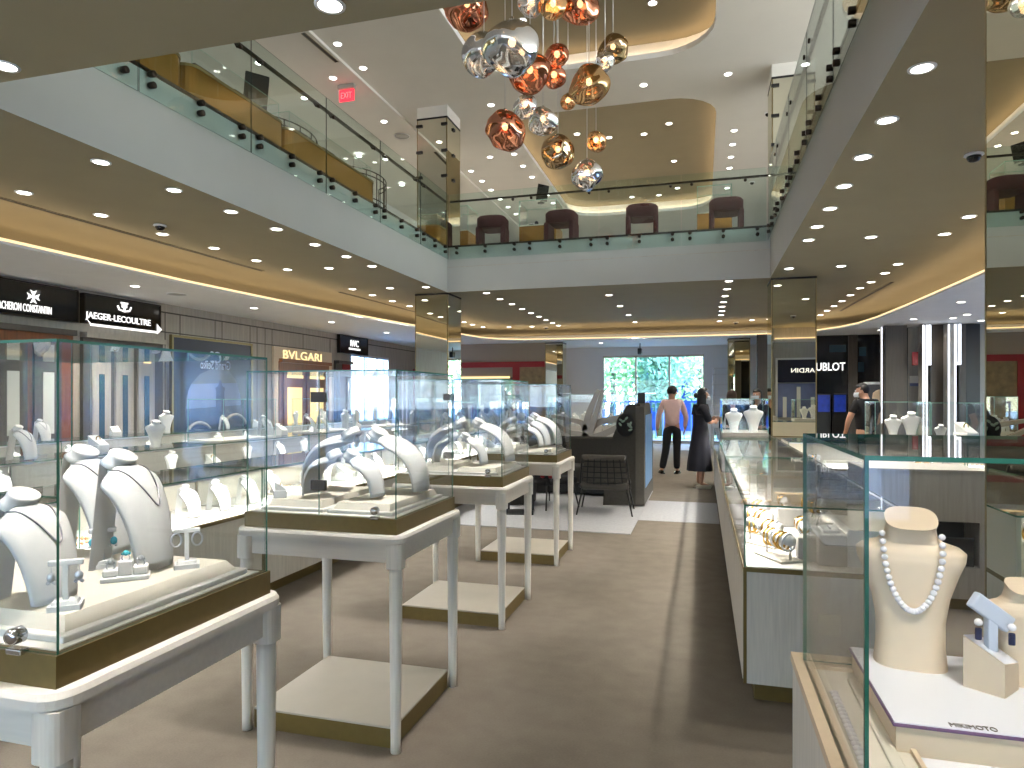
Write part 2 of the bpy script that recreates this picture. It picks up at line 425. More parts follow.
def wall_with_holes(name, axis, pos, a0, a1, z0, z1, holes, mat, thick=.15, sgn=-1):
    mb = MB(); cuts = sorted(holes); a = a0
    def bx(u0, u1, w0, w1):
        if u1-u0 < 1e-4 or w1-w0 < 1e-4: return
        if axis == 'x': mb.box(pos, u0, w0, pos+sgn*thick, u1, w1)
        else: mb.box(u0, pos, w0, u1, pos+sgn*thick, w1)
    for (h0, h1, w0, w1) in cuts:
        bx(a, h0, z0, z1); bx(h0, h1, z0, w0); bx(h0, h1, w1, z1); a = h1
    bx(a, a1, z0, z1)
    return struct(mb.build(name, mat))
lw = [atx(351,356,WX0).y, atx(389,360,WX0).y]
wall_with_holes('wall_left', 'x', WX0, WY0, WY1, 0, ZC, [(lw[0], lw[1], .05, 2.66)], 'stone_wall')
struct(MB().box(WX0, WY0, ZF, WX0-.15, WY1+2, ZU).build('wall_left', 'white_wall'))
wx0, wx1 = aty(603,400,WY1).x, aty(704,400,WY1).x
wall_with_holes('wall_back', 'y', WY1, WX0, WX1, 0, ZC, [(wx0, wx1, .05, 2.84)], 'white_wall', sgn=1)
struct(MB().box(WX0, WY1+2, ZF, WX1, WY1+2.15, ZU).build('wall_back', 'white_wall'))
struct(MB().box(WX0, WY1, ZF-.3, WX1, WY1+2.2, ZF).build('trim_7', 'fascia'))
wall_with_holes('wall_right', 'x', WX1, WY0, WY1, 0, ZC, [(5.6, 9.6, .1, 2.9), (10, 14, .1, 2.9)], 'grey_wood', sgn=1)
struct(MB().box(WX1, WY0, ZF, WX1+.15, WY1+2, ZU).build('wall_right', 'white_wall'))
wall_with_holes('wall_front', 'y', WY0, WX0, WX1, 0, ZC, [(-8.6, -5.2, .1, 3.0), (-4.9, -1.5, .1, 3.0), (-1.2, 2.2, .1, 3.0)], 'grey_wood', sgn=-1)
struct(MB().box(WX0, WY0, ZF, WX1, WY0-.15, ZU).build('wall_front', 'white_wall'))
# windows: frame + mullions + panes
def window(name, axis, pos, a0, a1, z0, z1, nbay, mat='bronze_edge', transom=None, fw=.06):
    w = bpy.data.objects.new(name, None); COL.objects.link(w); struct(w); w.location = (0,0,0)
    mb = MB(); gb = MB()
    def bx(b, u0, u1, w0, w1, t):
        if axis == 'x': b.box(pos-t, u0, w0, pos+t, u1, w1)
        else: b.box(u0, pos-t, w0, u1, pos+t, w1)
    for i in range(nbay+1):
        u = a0 + (a1-a0)*i/nbay; bx(mb, max(a0, u-fw/2), min(a1, u+fw/2), z0, z1, .05)
    bx(mb, a0, a1, z1-fw, z1, .05); bx(mb, a0, a1, z0, z0+fw, .05)
    if transom: bx(mb, a0, a1, transom-.02, transom+.02, .04)
    bx(gb, a0+.01, a1-.01, z0+.01, z1-.01, .004)
    mb.build('window_frame', mat, w); gb.build('window_pane', 'window_glass', w)
window('window_1', 'y', WY1+.06, wx0, wx1, .05, 2.84, 3, 'sculpture')
window('window_2', 'x', WX0-.06, lw[0], lw[1], .05, 2.66, 3, 'silver', 2.15)
for i, (a, b_) in enumerate(((5.6, 9.6), (10, 14))): window('window_%d' % (3+i), 'x', WX1+.06, a, b_, .1, 2.9, 3, 'dark_bronze')
for i, a in enumerate((-8.6, -4.9, -1.2)): window('window_%d' % (5+i), 'y', WY0-.06, a, a+3.4, .1, 3.0, 2, 'dark_bronze', 2.3)
# shop wall behind the column on the right, facing the hall's far end
struct(MB().box(2.05, 3.28, 0, WX1, 3.4, ZC).build('wall_right', 'grey_wood'))

# stone wall panel joints and header band on the left wall
mb = MB()
for px in (165, 180, 215, 222, 250, 257, 265, 272, 303, 330):
    y = atx(px, 340, WX0).y; mb.box(WX0, y-.008, 0, WX0+.004, y+.008, 2.98)
mb.box(WX0, 8.9, 2.96, WX0+.005, WY1, 2.985); mb.box(WX0, 8.9, 2.62, WX0+.005, 14.4, 2.64)
struct(mb.build('trim_8', 'dark_wood'))
struct(MB().box(WX0, WY0, 0, WX0+.03, lw[0]-.05, .12).build('baseboard_left', 'dark_bronze'))
# lighter carpet band by the lounge
struct(MB().box(-.75, 8.3, 0, .2, 9.9, .003).build('trim_9', 'rug'))
struct(MB().box(-.75, 19.5, 0, wx1, WY1, .003).build('trim_10', 'rug'))

# ------------------------------------------------------------------ mirrored columns
def mirror_column(x0, y0, z0, x1, y1, z1, cap, clips=False):
    c_ = thing('mirrored_column', '', 'column', ((x0+x1)/2, (y0+y1)/2, z0)); del c_['label']; del c_['category']; struct(c_)
    MB().box(x0+.012, y0+.012, z0, x1-.012, y1-.012, z1).build('core', 'dark_bronze', c_, True)
    for (a, b2, c2, d) in ((x0+.02, y0, x1-.02, y0+.01), (x0, y0+.02, x0+.01, y1-.02), (x1-.01, y0+.02, x1, y1-.02), (x0+.02, y1-.01, x1-.02, y1)):
        MB().box(a, b2, z0, c2, d, z1).build('mirror_panel', 'mirror', c_, True)
    for x in (x0, x1):
        for y in (y0, y1):
            dx = .015 if x == x0 else -.015; dy = .015 if y == y0 else -.015
            MB().box(x, y, z0, x+dx, y+dy, z1).build('corner_trim', 'bronze_edge', c_, True)
    MB().box(x0-.004, y0-.004, z1-.035, x1+.004, y1+.004, z1).build('top_channel', 'slot_black', c_, True)
    if cap: MB().box(x0, y0, z1, x1, y1, cap).build('bulkhead', 'upper_ceiling', c_, True)
    if clips:
        for z in (6.85, 6.33, 5.83):
            for x in (x0-.01, x1-.12):
                MB().box(x, y0-.025, z, x+.13, y0, z+.05).build('clip', 'black', c_, True)
            MB().box(x1, y0+.3, z, x1+.025, y0+.4, z+.05).build('clip', 'black', c_, True)
    return c_
mirror_column(-5.5, 12.36, 0, -4.8, 13.1, ZC, None)
mirror_column(1.15, 12.36, 0, 1.87, 13.1, ZC, None)
mirror_column(1.135, 2.42, 0, 1.98, 3.235, ZC, None)
mirror_column(-5.46, 12.36, ZF, -4.82, 13.1, 7.03, ZU, True)
mirror_column(1.16, 12.4, ZF, 1.85, 13.1, 7.03, ZU, True)
mirror_column(-4.49, 19.5, 0, -3.95, 20.0, ZS, None)
mirror_column(.69, 19.5, 0, 1.27, 20.0, ZS, None)

# ------------------------------------------------------------------ glass balustrades
def balustrade_panel(label, group, axis, pos, a0, a1, inward):
    c_ = (pos, (a0+a1)/2, 4.18) if axis == 'x' else ((a0+a1)/2, pos, 4.18)
    t = thing('balustrade_panel', label, 'glass panel', c_, 0, group)
    g = .006; mb = MB()
    if axis == 'x': mb.pane(pos-.003, a0+g, 4.18, pos+.003, a1-g, 5.44)
    else: mb.pane(a0+g, pos-.003, 4.18, a1-g, pos+.003, 5.44)
    mb.build('glass_pane', ['rail_glass', 'edge_dark'], t, True)
    for u in (a0+.15, (a0+a1)/2, a1-.15):
        for z in (4.30, 4.40):
            rot = Matrix.Rotation(PI/2, 4, 'Y') if axis == 'x' else Matrix.Rotation(PI/2, 4, 'X')
            p = Vector((pos, u, z)) if axis == 'x' else Vector((u, pos, z))
            MB().lathe([(.027, -.03), (.03, -.025), (.03, .05*0+.03), (.02, .032)], 12, mat=Matrix.Translation(p - Vector(c_)) @ rot).build('standoff', 'dark_bronze', t)
def handrail(label, axis, pos, a0, a1, inward, marks):
    c_ = (pos, (a0+a1)/2, 5.32) if axis == 'x' else ((a0+a1)/2, pos, 5.32)
    t = thing('handrail', label, 'handrail', c_)
    mb = MB()
    if axis == 'x': mb.rbox(pos+inward-.022, a0, 5.30, pos+inward+.022, a1, 5.335, .008)
    else: mb.rbox(a0, pos+inward-.022, 5.30, a1, pos+inward+.022, 5.335, .008)
    mb.build('rail', 'dark_bronze', t, True)
    for u in marks:
        q = MB()
        if axis == 'x': q.tube([(pos, u, 5.25), (pos+inward*.6, u, 5.25), (pos+inward, u, 5.30)], .011); q.lathe([(.026,-.012),(.026,.012)], 12, mat=Matrix.Translation((pos,u,5.25)) @ Matrix.Rotation(PI/2,4,'Y'))
        else: q.tube([(u, pos, 5.25), (u, pos+inward*.6, 5.25), (u, pos+inward, 5.30)], .011); q.lathe([(.026,-.012),(.026,.012)], 12, mat=Matrix.Translation((u,pos,5.25)) @ Matrix.Rotation(PI/2,4,'X'))
        q.build('bracket', 'dark_bronze', t, True)
GX = XL+.045
js = [3.24, 4.78, 6.31, 7.84, 9.38, 10.92, 12.26]
for i in range(6): balustrade_panel('clear glass balustrade panel on left void edge, %s from the camera end' % ORD[i], 'glass panels of the left balustrade', 'x', GX, js[i], js[i+1], -.07)
handrail('dark bronze handrail behind the left glass balustrade', 'x', GX, 3.24, 12.3, -.07, [j+d for j in js[1:-1] for d in (-.18, .18)])
GY = YF-.045; xs_ = [GX+.02, GX+.02+1.46, GX+.02+2.92, GX+.02+4.38, XR-.06]
for i in range(4): balustrade_panel('clear glass balustrade panel above the far fascia, %s' % ['leftmost', 'second from left', 'third from left', 'rightmost'][i], 'glass panels of the far balustrade', 'y', GY, xs_[i], xs_[i+1], .07)
handrail('dark bronze handrail behind the far glass balustrade', 'y', GY, GX, XR-.04, .07, [x+d for x in xs_[1:-1] for d in (-.18, .18)] + [.72])
GR = XR-.045
for i in range(6): balustrade_panel('clear glass balustrade panel on right void edge, %s from the camera end' % ORD[i], 'glass panels of the right balustrade', 'x', GR, js[i], js[i+1], .07)
handrail('dark bronze handrail behind the right glass balustrade', 'x', GR, 3.24, 12.3, .07, [j+d for j in js[1:-1] for d in (-.18, .18)])

# ------------------------------------------------------------------ downlights
pr = thing('downlight', 'x', 'ceiling light')
MB().lathe([(.062, -.006), (.08, -.006), (.082, 0), (.062, 0), (.062, -.006)], 20, caps=False).build('trim_ring', 'soffit', pr)
MB().lathe([(.0615, -.003), (.0615, 0)], 20).build('lens', 'lens', pr)
DL = Proto(pr)
def downlights(desc, group, pts, z, spot_w=None, col=(1, .93, .82), every=1):
    pts = [atz(p[0], p[1], z) if len(p) == 2 else Vector(p) for p in pts]
    for i, p in enumerate(pts):
        DL.put((p.x, p.y, z), 0, 'round recessed downlight %s, %s' % (desc, ORD[i] if len(pts) > 1 else 'alone'), group)
        if spot_w and i % every == 0: spot('downlight_lamp', (p.x, p.y, z-.03), spot_w*every, col)
SW = 46
downlights('in the soffit above the camera', 'downlights in the near soffit', [(330,5),(5,66)], ZC, SW)
downlights('in row along the left void edge', 'downlights beside the left fascia', [(101,162),(174,190),(231,211.5),(276.5,229),(315,244.5),(346.5,256.5),(372,266),(426,287)], ZC, SW)
downlights('in second row from the left void edge', 'downlights mid left ceiling', [(24,192.5),(101,215),(162.5,234),(214,248),(256.5,260.5),(287.5,269.5),(329,268),(390,288)], ZC, SW)
downlights('in slanting row beside the left cove', 'downlights beside the left cove', [(352.5,289),(372.5,295),(392.5,301),(409.5,306)], ZC, SW)
downlights('in the white soffit over the left shops', 'downlights of the left soffit', [(135,286),(254,308),(331.5,322),(386.5,332.5)], ZS, SW*4.5)
downlights('in long row under the far deck, left side', 'left row under the far deck', [(486.5,293),(500,299),(512,304),(522,309),(531,313),(539,316.5),(546,320),(552.5,323),(558.5,325.5)], ZC, SW, every=2)
downlights('in short middle row under the far deck', 'middle row under the far deck', [(609,295),(620,306),(628.5,315),(635,322)], ZC, SW)
downlights('in row before the back cove, counted from right', 'downlights before the back cove', [(532,326.5),(509,327),(483,327),(472.5,324.5),(464,322)], ZC, SW, every=2)
downlights('in long row under the far deck, right side', 'right row under the far deck', [(729,281),(727,289),(725,296),(723.5,302),(722,306.5),(722,311),(721,315),(719.5,321)], ZC, SW, every=2)
downlights('under the far deck near the right mirrored column', 'pair near the right column', [(769,319),(752,320)], ZC)
downlights('in the back white soffit', 'downlights of the back soffit', [(529.5,344.5),(601,343),(764,339)], ZS, SW*6)
downlights('in row along the right void edge', 'downlights beside the right fascia', [(922,68),(887,120),(863,157),(844,186),(830,208.5),(817,226.5),(808.5,240)], ZC, SW*2.6)
downlights('in middle row of the right ceiling', 'downlights mid right ceiling', [(871,237),(841,266),(789,268.5)], ZC, SW*1.9)
downlights('in curving row beside the right cove', 'downlights beside the right cove', [(969,216.5),(944.5,234),(898,264),(885,273),(871,282),(860,288),(850.5,295),(842,301),(834,306),(827,310.5),(820.5,315)], ZC, SW, every=2)
downlights('in the white soffit over the right counters', 'downlights of the right soffit', [(961,302),(913.5,319),(880.5,330),(856,339)], ZS, SW*1.6)
downlights('in the white ceiling by the dark pillars', 'trio by the dark pillars', [(967,314.5),(953,318),(981,320.5)], ZS)
downlights('overhead behind the camera', 'downlights behind the camera', [(x, y, ZC) for y in (.4, -1.6, -3.6) for x in (-6, -3.6, -1.2, 1.2, 3.4)], ZC, SW*1.5)
UW = 40
downlights('on upper ceiling beam at the left', 'downlights on the left beam', [(259,63),(333,78),(304.5,98),(359,156),(384,121.5),(385.5,159),(402,185)], ZU-.055, UW)
downlights('on upper ceiling between beam and cove', 'downlights left of the coves', [(337.5,44),(363,68),(491,105)], ZU, UW)
downlights('inside the nearer upper light cove', 'downlights inside the near cove', [(652.5,3),(522,20.5)], ZR, UW)
downlights('inside the farther upper light cove', 'downlights inside the far cove', [(669,123.5),(577,134),(644,134),(609,137.5),(674,161),(677.5,188),(659,195),(632,197)], ZR, UW)
downlights('on upper ceiling between the two coves', 'downlights between the coves', [(728,74),(643.5,85)], ZU, UW)
downlights('in diagonal row left of the far cove', 'first diagonal upper row', [(514,154),(523,166),(532,177),(540,186),(547,195),(553,203),(559,211)], ZU, UW, every=2)
downlights('in second diagonal row left of the far cove', 'second diagonal upper row', [(490,157),(471,171),(482,181),(491,190),(500,199),(508,207),(516,214)], ZU, UW, every=2)
downlights('in outermost diagonal row left of the far cove', 'outermost diagonal upper row', [(464,193),(478,201.5),(486,211),(498,219)], ZU, UW, every=2)
downlights('in row right of the far cove', 'row right of the far cove', [(734,130.5),(732.5,144.5),(731,157),(729.5,168),(728.5,179),(727,188)], ZU, UW, every=2)
downlights('on upper ceiling at far right', 'upper right downlights', [(802,64)], ZU, UW)
# other ceiling fittings
def slot(a, b2, z, label, w=.05):
    a = Vector(a); b2 = Vector(b2); d = (b2-a); t = thing('air_slot', label, 'air vent', (a.x, a.y, z)); L = d.length
    rot = Matrix.Rotation(math.atan2(d.y, d.x), 4, 'Z')
    MB().box(0, -w/2, -.004, L, w/2, 0).xf(rot).build('slot', 'slot_black', t)
    MB().box(0, w/2, -.008, L, w/2+.012, 0).box(0, -w/2-.012, -.008, L, -w/2, 0).xf(rot).build('flange', 'khaki_dark', t)
slot(atz(0,199,ZC) + Vector((0,-3,0)), atz(263,271,ZC), ZC, 'long black linear air slot beside the left cove, near stretch')
slot(atz(340,292,ZC), atz(420,313,ZC), ZC, 'black linear air slot beside the left cove, far stretch')
slot(atz(892,282,ZC), atz(840,311,ZC), ZC, 'black linear air slot beside the right cove')
slot(atz(303,33,ZU-.055), atz(337,62,ZU-.055), ZU-.055, 'black linear air slot on the upper left beam')
slot(atz(222,47,ZU), atz(255,71,ZU), ZU, 'black linear air slot high above the bronze cabinets')
def grille(px, py, z, r, label):
    p = atz(px, py, z); t = thing('ceiling_speaker', label, 'speaker', p)
    MB().lathe([(r, -.006), (r, 0)], 24).build('grille', 'fascia', t); MB().lathe([(r, -.01), (r+.012, -.01), (r+.014, 0), (r, 0), (r, -.01)], 24, caps=False).build('rim', 'soffit', t)
grille(177, 294, ZS, .14, 'round white speaker grille in the left white soffit')
grille(402, 136, ZU-.055, .16, 'round grey speaker grille on the upper beam near the column')
grille(453, 134, ZU, .13, 'round white speaker grille beside the copper pendant')
def dome_cam(px, py, z, label):
    p = atz(px, py, z); t = thing('security_camera', label, 'security camera', p)
    MB().lathe([(.07, 0), (.075, -.012), (.06, -.02)], 16).build('mount', 'soffit', t); MB().lathe([(.055, -.018), (.052, -.04), (.035, -.062), (.01, -.07)], 16).build('dome', 'black_gloss', t)
dome_cam(160, 225, ZC, 'black dome security camera in the left khaki ceiling')
dome_cam(974, 154, ZC, 'black dome security camera beside the near mirrored column')
dome_cam(768, 113, ZU, 'dark dome security camera on the upper ceiling right of the coves')
dome_cam(546, 327, ZC, 'small dome security camera before the back cove, left')
dome_cam(736, 322, ZC, 'small dome security camera before the back cove, right')
dome_cam(752, 182, ZU, 'dome security camera on the far upper ceiling')
# hanging camera in front of the window
p = aty(640, 347, 20.5); t = thing('hanging_camera', 'black camera hanging on a short stem before the back window', 'security camera', (p.x, p.y, ZS))
MB().tube([(0,0,0),(0,0,-.16)], .015).build('stem', 'black', t); MB().rbox(-.06, -.16, -.34, .06, .1, -.16, .02).build('housing', 'black', t)
# exit sign
p = Vector((-6.25, 11.0, ZU-.055)); t = thing('exit_sign', 'red illuminated exit sign under the upper left beam', 'exit sign', p)
MB().box(-.16, -.05, -.07, .16, .05, 0).build('canopy', 'fascia', t); MB().rbox(-.15, -.015, -.29, .15, .015, -.08, .008).build('panel', 'exit_red', t)
text('lettering', 'EXIT', 'mask_white', t, (0, -.017, -.185), ROT_YN, .22, .11, .004)
p = aty(915, 360, 16.8); t = thing('exit_sign', 'small red running sign in the grey niche between dark pillars', 'exit sign', (p.x, 16.8, 2.2))
MB().rbox(-.06, -.015, 0, .06, .015, .3, .008).build('panel', 'red_lacquer', t)
p = aty(391, 341, 19); t = thing('exit_sign', 'faint red exit sign under the left soffit end', 'exit sign', (-7.4, 17.3, ZS))
MB().rbox(-.18, -.015, -.2, .18, .015, -.02, .008).build('panel', 'exit_red', t); MB().box(-.05, -.02, -.03, .05, .02, 0).build('canopy', 'fascia', t)

# ------------------------------------------------------------------ pendant cluster
pend = [ # px, py, dia px, material, real dia, word
 (467,8,46,'melt_copper',.5,'copper pendant lamp cut by the ceiling edge, leftmost and highest'),
 (484,56,44,'melt_chrome',.44,'chrome pendant lamp at the left, half behind the largest chrome one'),
 (512,48,58,'melt_chrome',.5,'largest chrome pendant lamp, left of the cluster centre'),
 (531,3,28,'melt_chrome',.3,'small chrome pendant lamp at the top edge'),
 (553,6,28,'melt_gold',.3,'gold pendant lamp at the top edge between chrome and copper ones'),
 (580,8,40,'melt_copper',.44,'copper pendant lamp at the top edge, rightmost of the top four'),
 (530,74,42,'melt_copper',.44,'copper pendant lamp just below the largest chrome one'),
 (557,57,26,'melt_copper',.3,'small bright copper pendant lamp right of the largest chrome one'),
 (554,77,24,'melt_copper',.28,'small copper pendant lamp tucked behind the lower copper one'),
 (589,86,42,'melt_gold',.46,'gold pendant lamp at cluster centre, largest of the gold ones'),
 (568,102,17,'melt_gold',.24,'tiny gold pendant lamp left below the central gold one'),
 (613,50,32,'melt_smoke',.44,'smoky gold pendant lamp, rightmost in the upper cluster'),
 (605,62,21,'melt_chrome',.28,'small chrome pendant lamp before the smoky gold one'),
 (505,131,42,'melt_copper',.46,'orange copper pendant lamp, lowest at the left'),
 (525,107,25,'melt_chrome',.3,'small chrome pendant lamp upper right of the lowest copper one'),
 (543,122,30,'melt_chrome',.36,'chrome pendant lamp touching right of the lowest copper one'),
 (558,153,36,'melt_smoke',.44,'smoky gold pendant lamp hanging low between copper and chrome'),
 (596,142,21,'melt_gold',.26,'small gold pendant lamp hanging alone at right below'),
 (587,176,33,'melt_chrome',.4,'chrome pendant lamp hanging lowest of the cluster')]
for i, (px, py, dp, mt, dia, lab) in enumerate(pend):
    dep = F*dia/dp; d = ray(px, py); p = Vector((d[0]*dep, d[1]*dep, EZ + d[2]*dep)); r = dia/2
    t = thing('pendant_lamp', lab, 'pendant lamp', p, 0, 'melted-glass pendant lamps over the void')
    rnd = random.Random(i+3); A = [(Vector((rnd.uniform(-1,1), rnd.uniform(-1,1), rnd.uniform(-1,1))).normalized(), rnd.uniform(1.6,2.6), rnd.uniform(0,6)) for _ in range(4)]
    dents = [Vector((rnd.uniform(-1,1), rnd.uniform(-1,1), rnd.uniform(-.8,.3))).normalized() for _ in range(3)]
    def fn(nv):
        k = 1
        for a, fq, ph in A: k += .032*math.sin(fq*nv.dot(a)*2 + ph) + .007*math.sin(fq*5*nv.dot(a) + ph*2)
        for a in dents: k -= .13*max(0, nv.dot(a)-.72)/.28
        return k*.97
    MB().ball((0,0,0), r, 0, 5, (1, 1, .94), fn).build('shade', mt, t)
    MB().ball((0,0,r*.2), .035, 0, 2, (1,1,1.2)).build('bulb', 'bulb', t)
    MB().lathe([(.02, r*.2+.03), (.024, r*.5), (.024, r*1.0), (.012, r*1.08)], 12).build('socket', 'chrome', t)
    top = ZR if (-3.9 < p.x < .3 and 3.9 < p.y < 11.6) else ZU
    MB().tube([(0,0,r*1.05), (0,0,top-p.z)], .004, 6).build('cord', 'silver', t)
    MB().lathe([(.05, top-p.z-.025), (.06, top-p.z)], 16).build('ceiling_cup', 'soffit', t)

# ------------------------------------------------------------------ upper floor furniture
def ucab(y0, y1, label):
    t = thing('display_cabinet', label, 'cabinet', (-5.9, (y0+y1)/2, ZF), 0, 'bronze cabinets on the left upper deck'); h = (y1-y0)/2
    MB().prism(rrect(-.3, -h, .3, h, .16, 6), .06, .84, 0).build('body', 'gold_panel', t)
    MB().prism(rrect(-.31, -h-.01, .31, h+.01, .17, 6), .84, .87, 0).build('top_edge', 'bronze_edge', t)
    MB().prism(rrect(-.26, -h+.04, .26, h-.04, .1, 4), 0, .06, 0).build('plinth', 'dark_bronze', t)
    q = MB(); q.pane(.24, -h+.1, .87, .246, h-.1, 1.12).pane(-.246, -h+.1, .87, -.24, h-.1, 1.12).pane(-.24, -h+.1, 1.12, .24, h-.1, 1.126); q.build('glass_hood', ['glass', 'edge_light'], t)
ucab(3.4, 6.3, 'bronze clad cabinet with rounded ends on the left upper deck, nearest')
ucab(6.35, 8.2, 'bronze clad cabinet on the left upper deck, middle one')
ucab(8.25, 10.9, 'bronze clad cabinet on the left upper deck, farthest')
for i, y in enumerate((5.3, 6.8, 7.5, 8.8, 9.6)):
    t = thing('jewellery_box', 'brown box inside a glass hood on the bronze cabinets, %s from near end' % ORD[i], 'box', (-5.9, y, ZF+.87), 0, 'boxes in the upper hoods')
    MB().rbox(-.12, -.16, 0, .12, .16, .1, .01).build('body', 'brown_wood', t); MB().rbox(-.13, -.17, .1, .13, .17, .14, .01).build('lid', 'dark_wood', t)
p = atx(247, 89, -6.45); t = thing('monitor', 'black tilted monitor standing behind the bronze cabinets', 'monitor', (p.x, p.y, ZF), .75)
zm = p.z - ZF; MB().rbox(-.17, -.02, zm-.26, .17, .02, zm+.26, .015).xf(Matrix.Rotation(.08, 4, 'Y')).build('screen', 'black', t); MB().box(-.02, .03, 0, .02, .06, zm).build('post', 'dark_bronze', t); MB().lathe([(.2,0),(.2,.02),(.05,.03)], 20).build('foot', 'dark_bronze', t)
def lattice(x, y, label, r):
    t = thing('curved_display_frame', label, 'display frame', (x, y, ZF), 0)
    q = MB(); k = MB(); A = [math.radians(-70 + 140*i/7) for i in range(8)]
    for z in (1.2, 1.65, 1.75): k.tube([(r*math.cos(a)*.8, r*math.sin(a), z) for a in [math.radians(-70+140*i/20) for i in range(21)]], .012)
    for a in A: q.tube([(r*math.cos(a)*.8, r*math.sin(a), 0), (r*math.cos(a)*.8, r*math.sin(a), 1.75)], .011)
    k.build('hoop', 'dark_bronze', t); q.build('upright', 'dark_bronze', t)
lattice(-7.5, 10.4, 'curved dark metal lattice frame on the upper deck, nearer one', 1.0)
lattice(-7.3, 13.0, 'curved dark metal lattice frame on the upper deck, by the column', .9)
# red tub chairs
t = thing('tub_chair', 'x', 'chair')
def band(r0, r1, z0, z1, ang, n=20, sup=.62):
    q = MB(); ring_ = []
    def pt(r, a):
        c_, s_ = math.cos(a), math.sin(a); return (r*math.copysign(abs(c_)**sup, c_), r*math.copysign(abs(s_)**sup, s_))
    vs = []; fs = []
    for i in range(n+1):
        a = -ang + 2*ang*i/n - PI/2
        for (r, z) in ((r0, z0), (r1, z0), (r1, z1-.04), (r1-.04, z1), (r0+.04, z1), (r0, z1-.04)): x, y = pt(r, a); vs.append((x, y, z))
    for i in range(n):
        for k in range(6): l = (k+1) % 6; fs.append((i*6+k, i*6+l, (i+1)*6+l, (i+1)*6+k))
    fs.append(tuple(range(6))[::-1]); fs.append(tuple(n*6+k for k in range(6)))
    return q.add(vs, fs, 0, True)
band(.25, .36, .53, .78, math.radians(118)).build('backrest', 'red_velvet', t)
MB().prism(rrect(-.27, -.2, .27, .34, .12, 5), .53, .58, 0).build('seat', 'red_velvet', t)
for s_ in (-1, 1): MB().rbox(.25*s_ if s_ > 0 else -.36, -.3, 0, .36 if s_ > 0 else -.25, .2, .56, .03).build('leg', 'red_velvet', t)
CH = Proto(t)
for i, (px, py) in enumerate([(436,236),(493,232),(562,228),(642,222),(726,214)]):
    p = aty(px, py, 13.35)
    CH.put((p.x, 13.35 if i else 13.55, ZF+.002), [0,.05,-.1,.08,0][i], 'dark red velvet tub chair behind the far balustrade, %s' % ['leftmost, half behind the column','second from left','third from left','fourth from left','rightmost'][i], 'red chairs on the upper deck', (.86, .86, .98))
def upper_case(px0, px1, Y, label, hw=.35, gh=.55, bh=.78):
    x0, x1 = aty(px0, 230, Y).x, aty(px1, 230, Y).x
    t = thing('glass_showcase', label, 'showcase', ((x0+x1)/2, Y+hw, ZF)); w = (x1-x0)/2
    MB().rbox(-w, -hw, 0, w, hw, bh, .008).build('base', 'gold_panel', t); MB().box(-w+.03, -hw+.03, bh, w-.03, hw-.03, bh+.03).build('deck', 'cream_deck', t)
    q = MB(); q.pane(-w, -hw, bh, w, -hw+.01, bh+gh); q.pane(-w, hw-.01, bh, w, hw, bh+gh); q.pane(-w, -hw+.01, bh, -w+.01, hw-.01, bh+gh); q.pane(w-.01, -hw+.01, bh, w, hw-.01, bh+gh); q.pane(-w, -hw, bh+gh, w, hw, bh+gh+.01)
    q.build('glass_hood', ['glass', 'edge_light'], t)
    return t
upper_case(519, 556, 14.2, 'bronze based glass showcase on the upper deck, beside the third chair')
upper_case(697, 732, 14.2, 'bronze based glass showcase behind the rightmost red chair')
upper_case(446, 468, 14.2, 'glass showcase on the upper deck behind the left column')
p = aty(541, 211, 14.5); t = thing('monitor', 'small black screen standing on the upper showcase', 'monitor', (p.x, 14.5, ZF+1.34), .5)
MB().rbox(-.13, -.012, .06, .13, .012, .42, .008).xf(Matrix.Rotation(.15, 4, 'Y')).build('screen', 'black_gloss', t); MB().lathe([(.08,0),(.08,.012),(.015,.02),(.015,.1)], 14).build('stand', 'black', t)
p = aty(531, 240, 14.4); t = thing('dark_ornament', 'dark crouching ornament inside the upper glass showcase', 'ornament', (p.x, 14.5, ZF+.81))
MB().ball((0,0,.05), .07, 0, 3, (1.4,.8,.7)).ball((.1,0,.1), .045, 0, 3).build('body', 'navy', t)
def lit_shelf(px0, px1, Y, label, z1=5.75):
    x0, x1 = aty(px0, 230, Y).x, aty(px1, 230, Y).x
    t = thing('lit_wall_shelf', label, 'shelf', ((x0+x1)/2, Y, ZF)); w = (x1-x0)/2
    MB().box(-w, .3, 0, w, .34, z1-ZF).box(-w, 0, 0, -w+.04, .3, z1-ZF).box(w-.04, 0, 0, w, .3, z1-ZF).build('back', 'white_wall', t)
    for k in range(4):
        z = .35 + k*.28
        s2 = MB().box(-w+.04, .02, z, w-.04, .3, z+.03).build('board', 'white_wall', t); MB().box(-w+.06, .05, z-.02, w-.06, .09, z-.001).build('light_strip', 'led_white', t)
lit_shelf(738, 800, 19, 'white lit wall shelves at the right end of the upper deck')
lit_shelf(470, 520, 21, 'white lit wall shelves behind the second red chair')

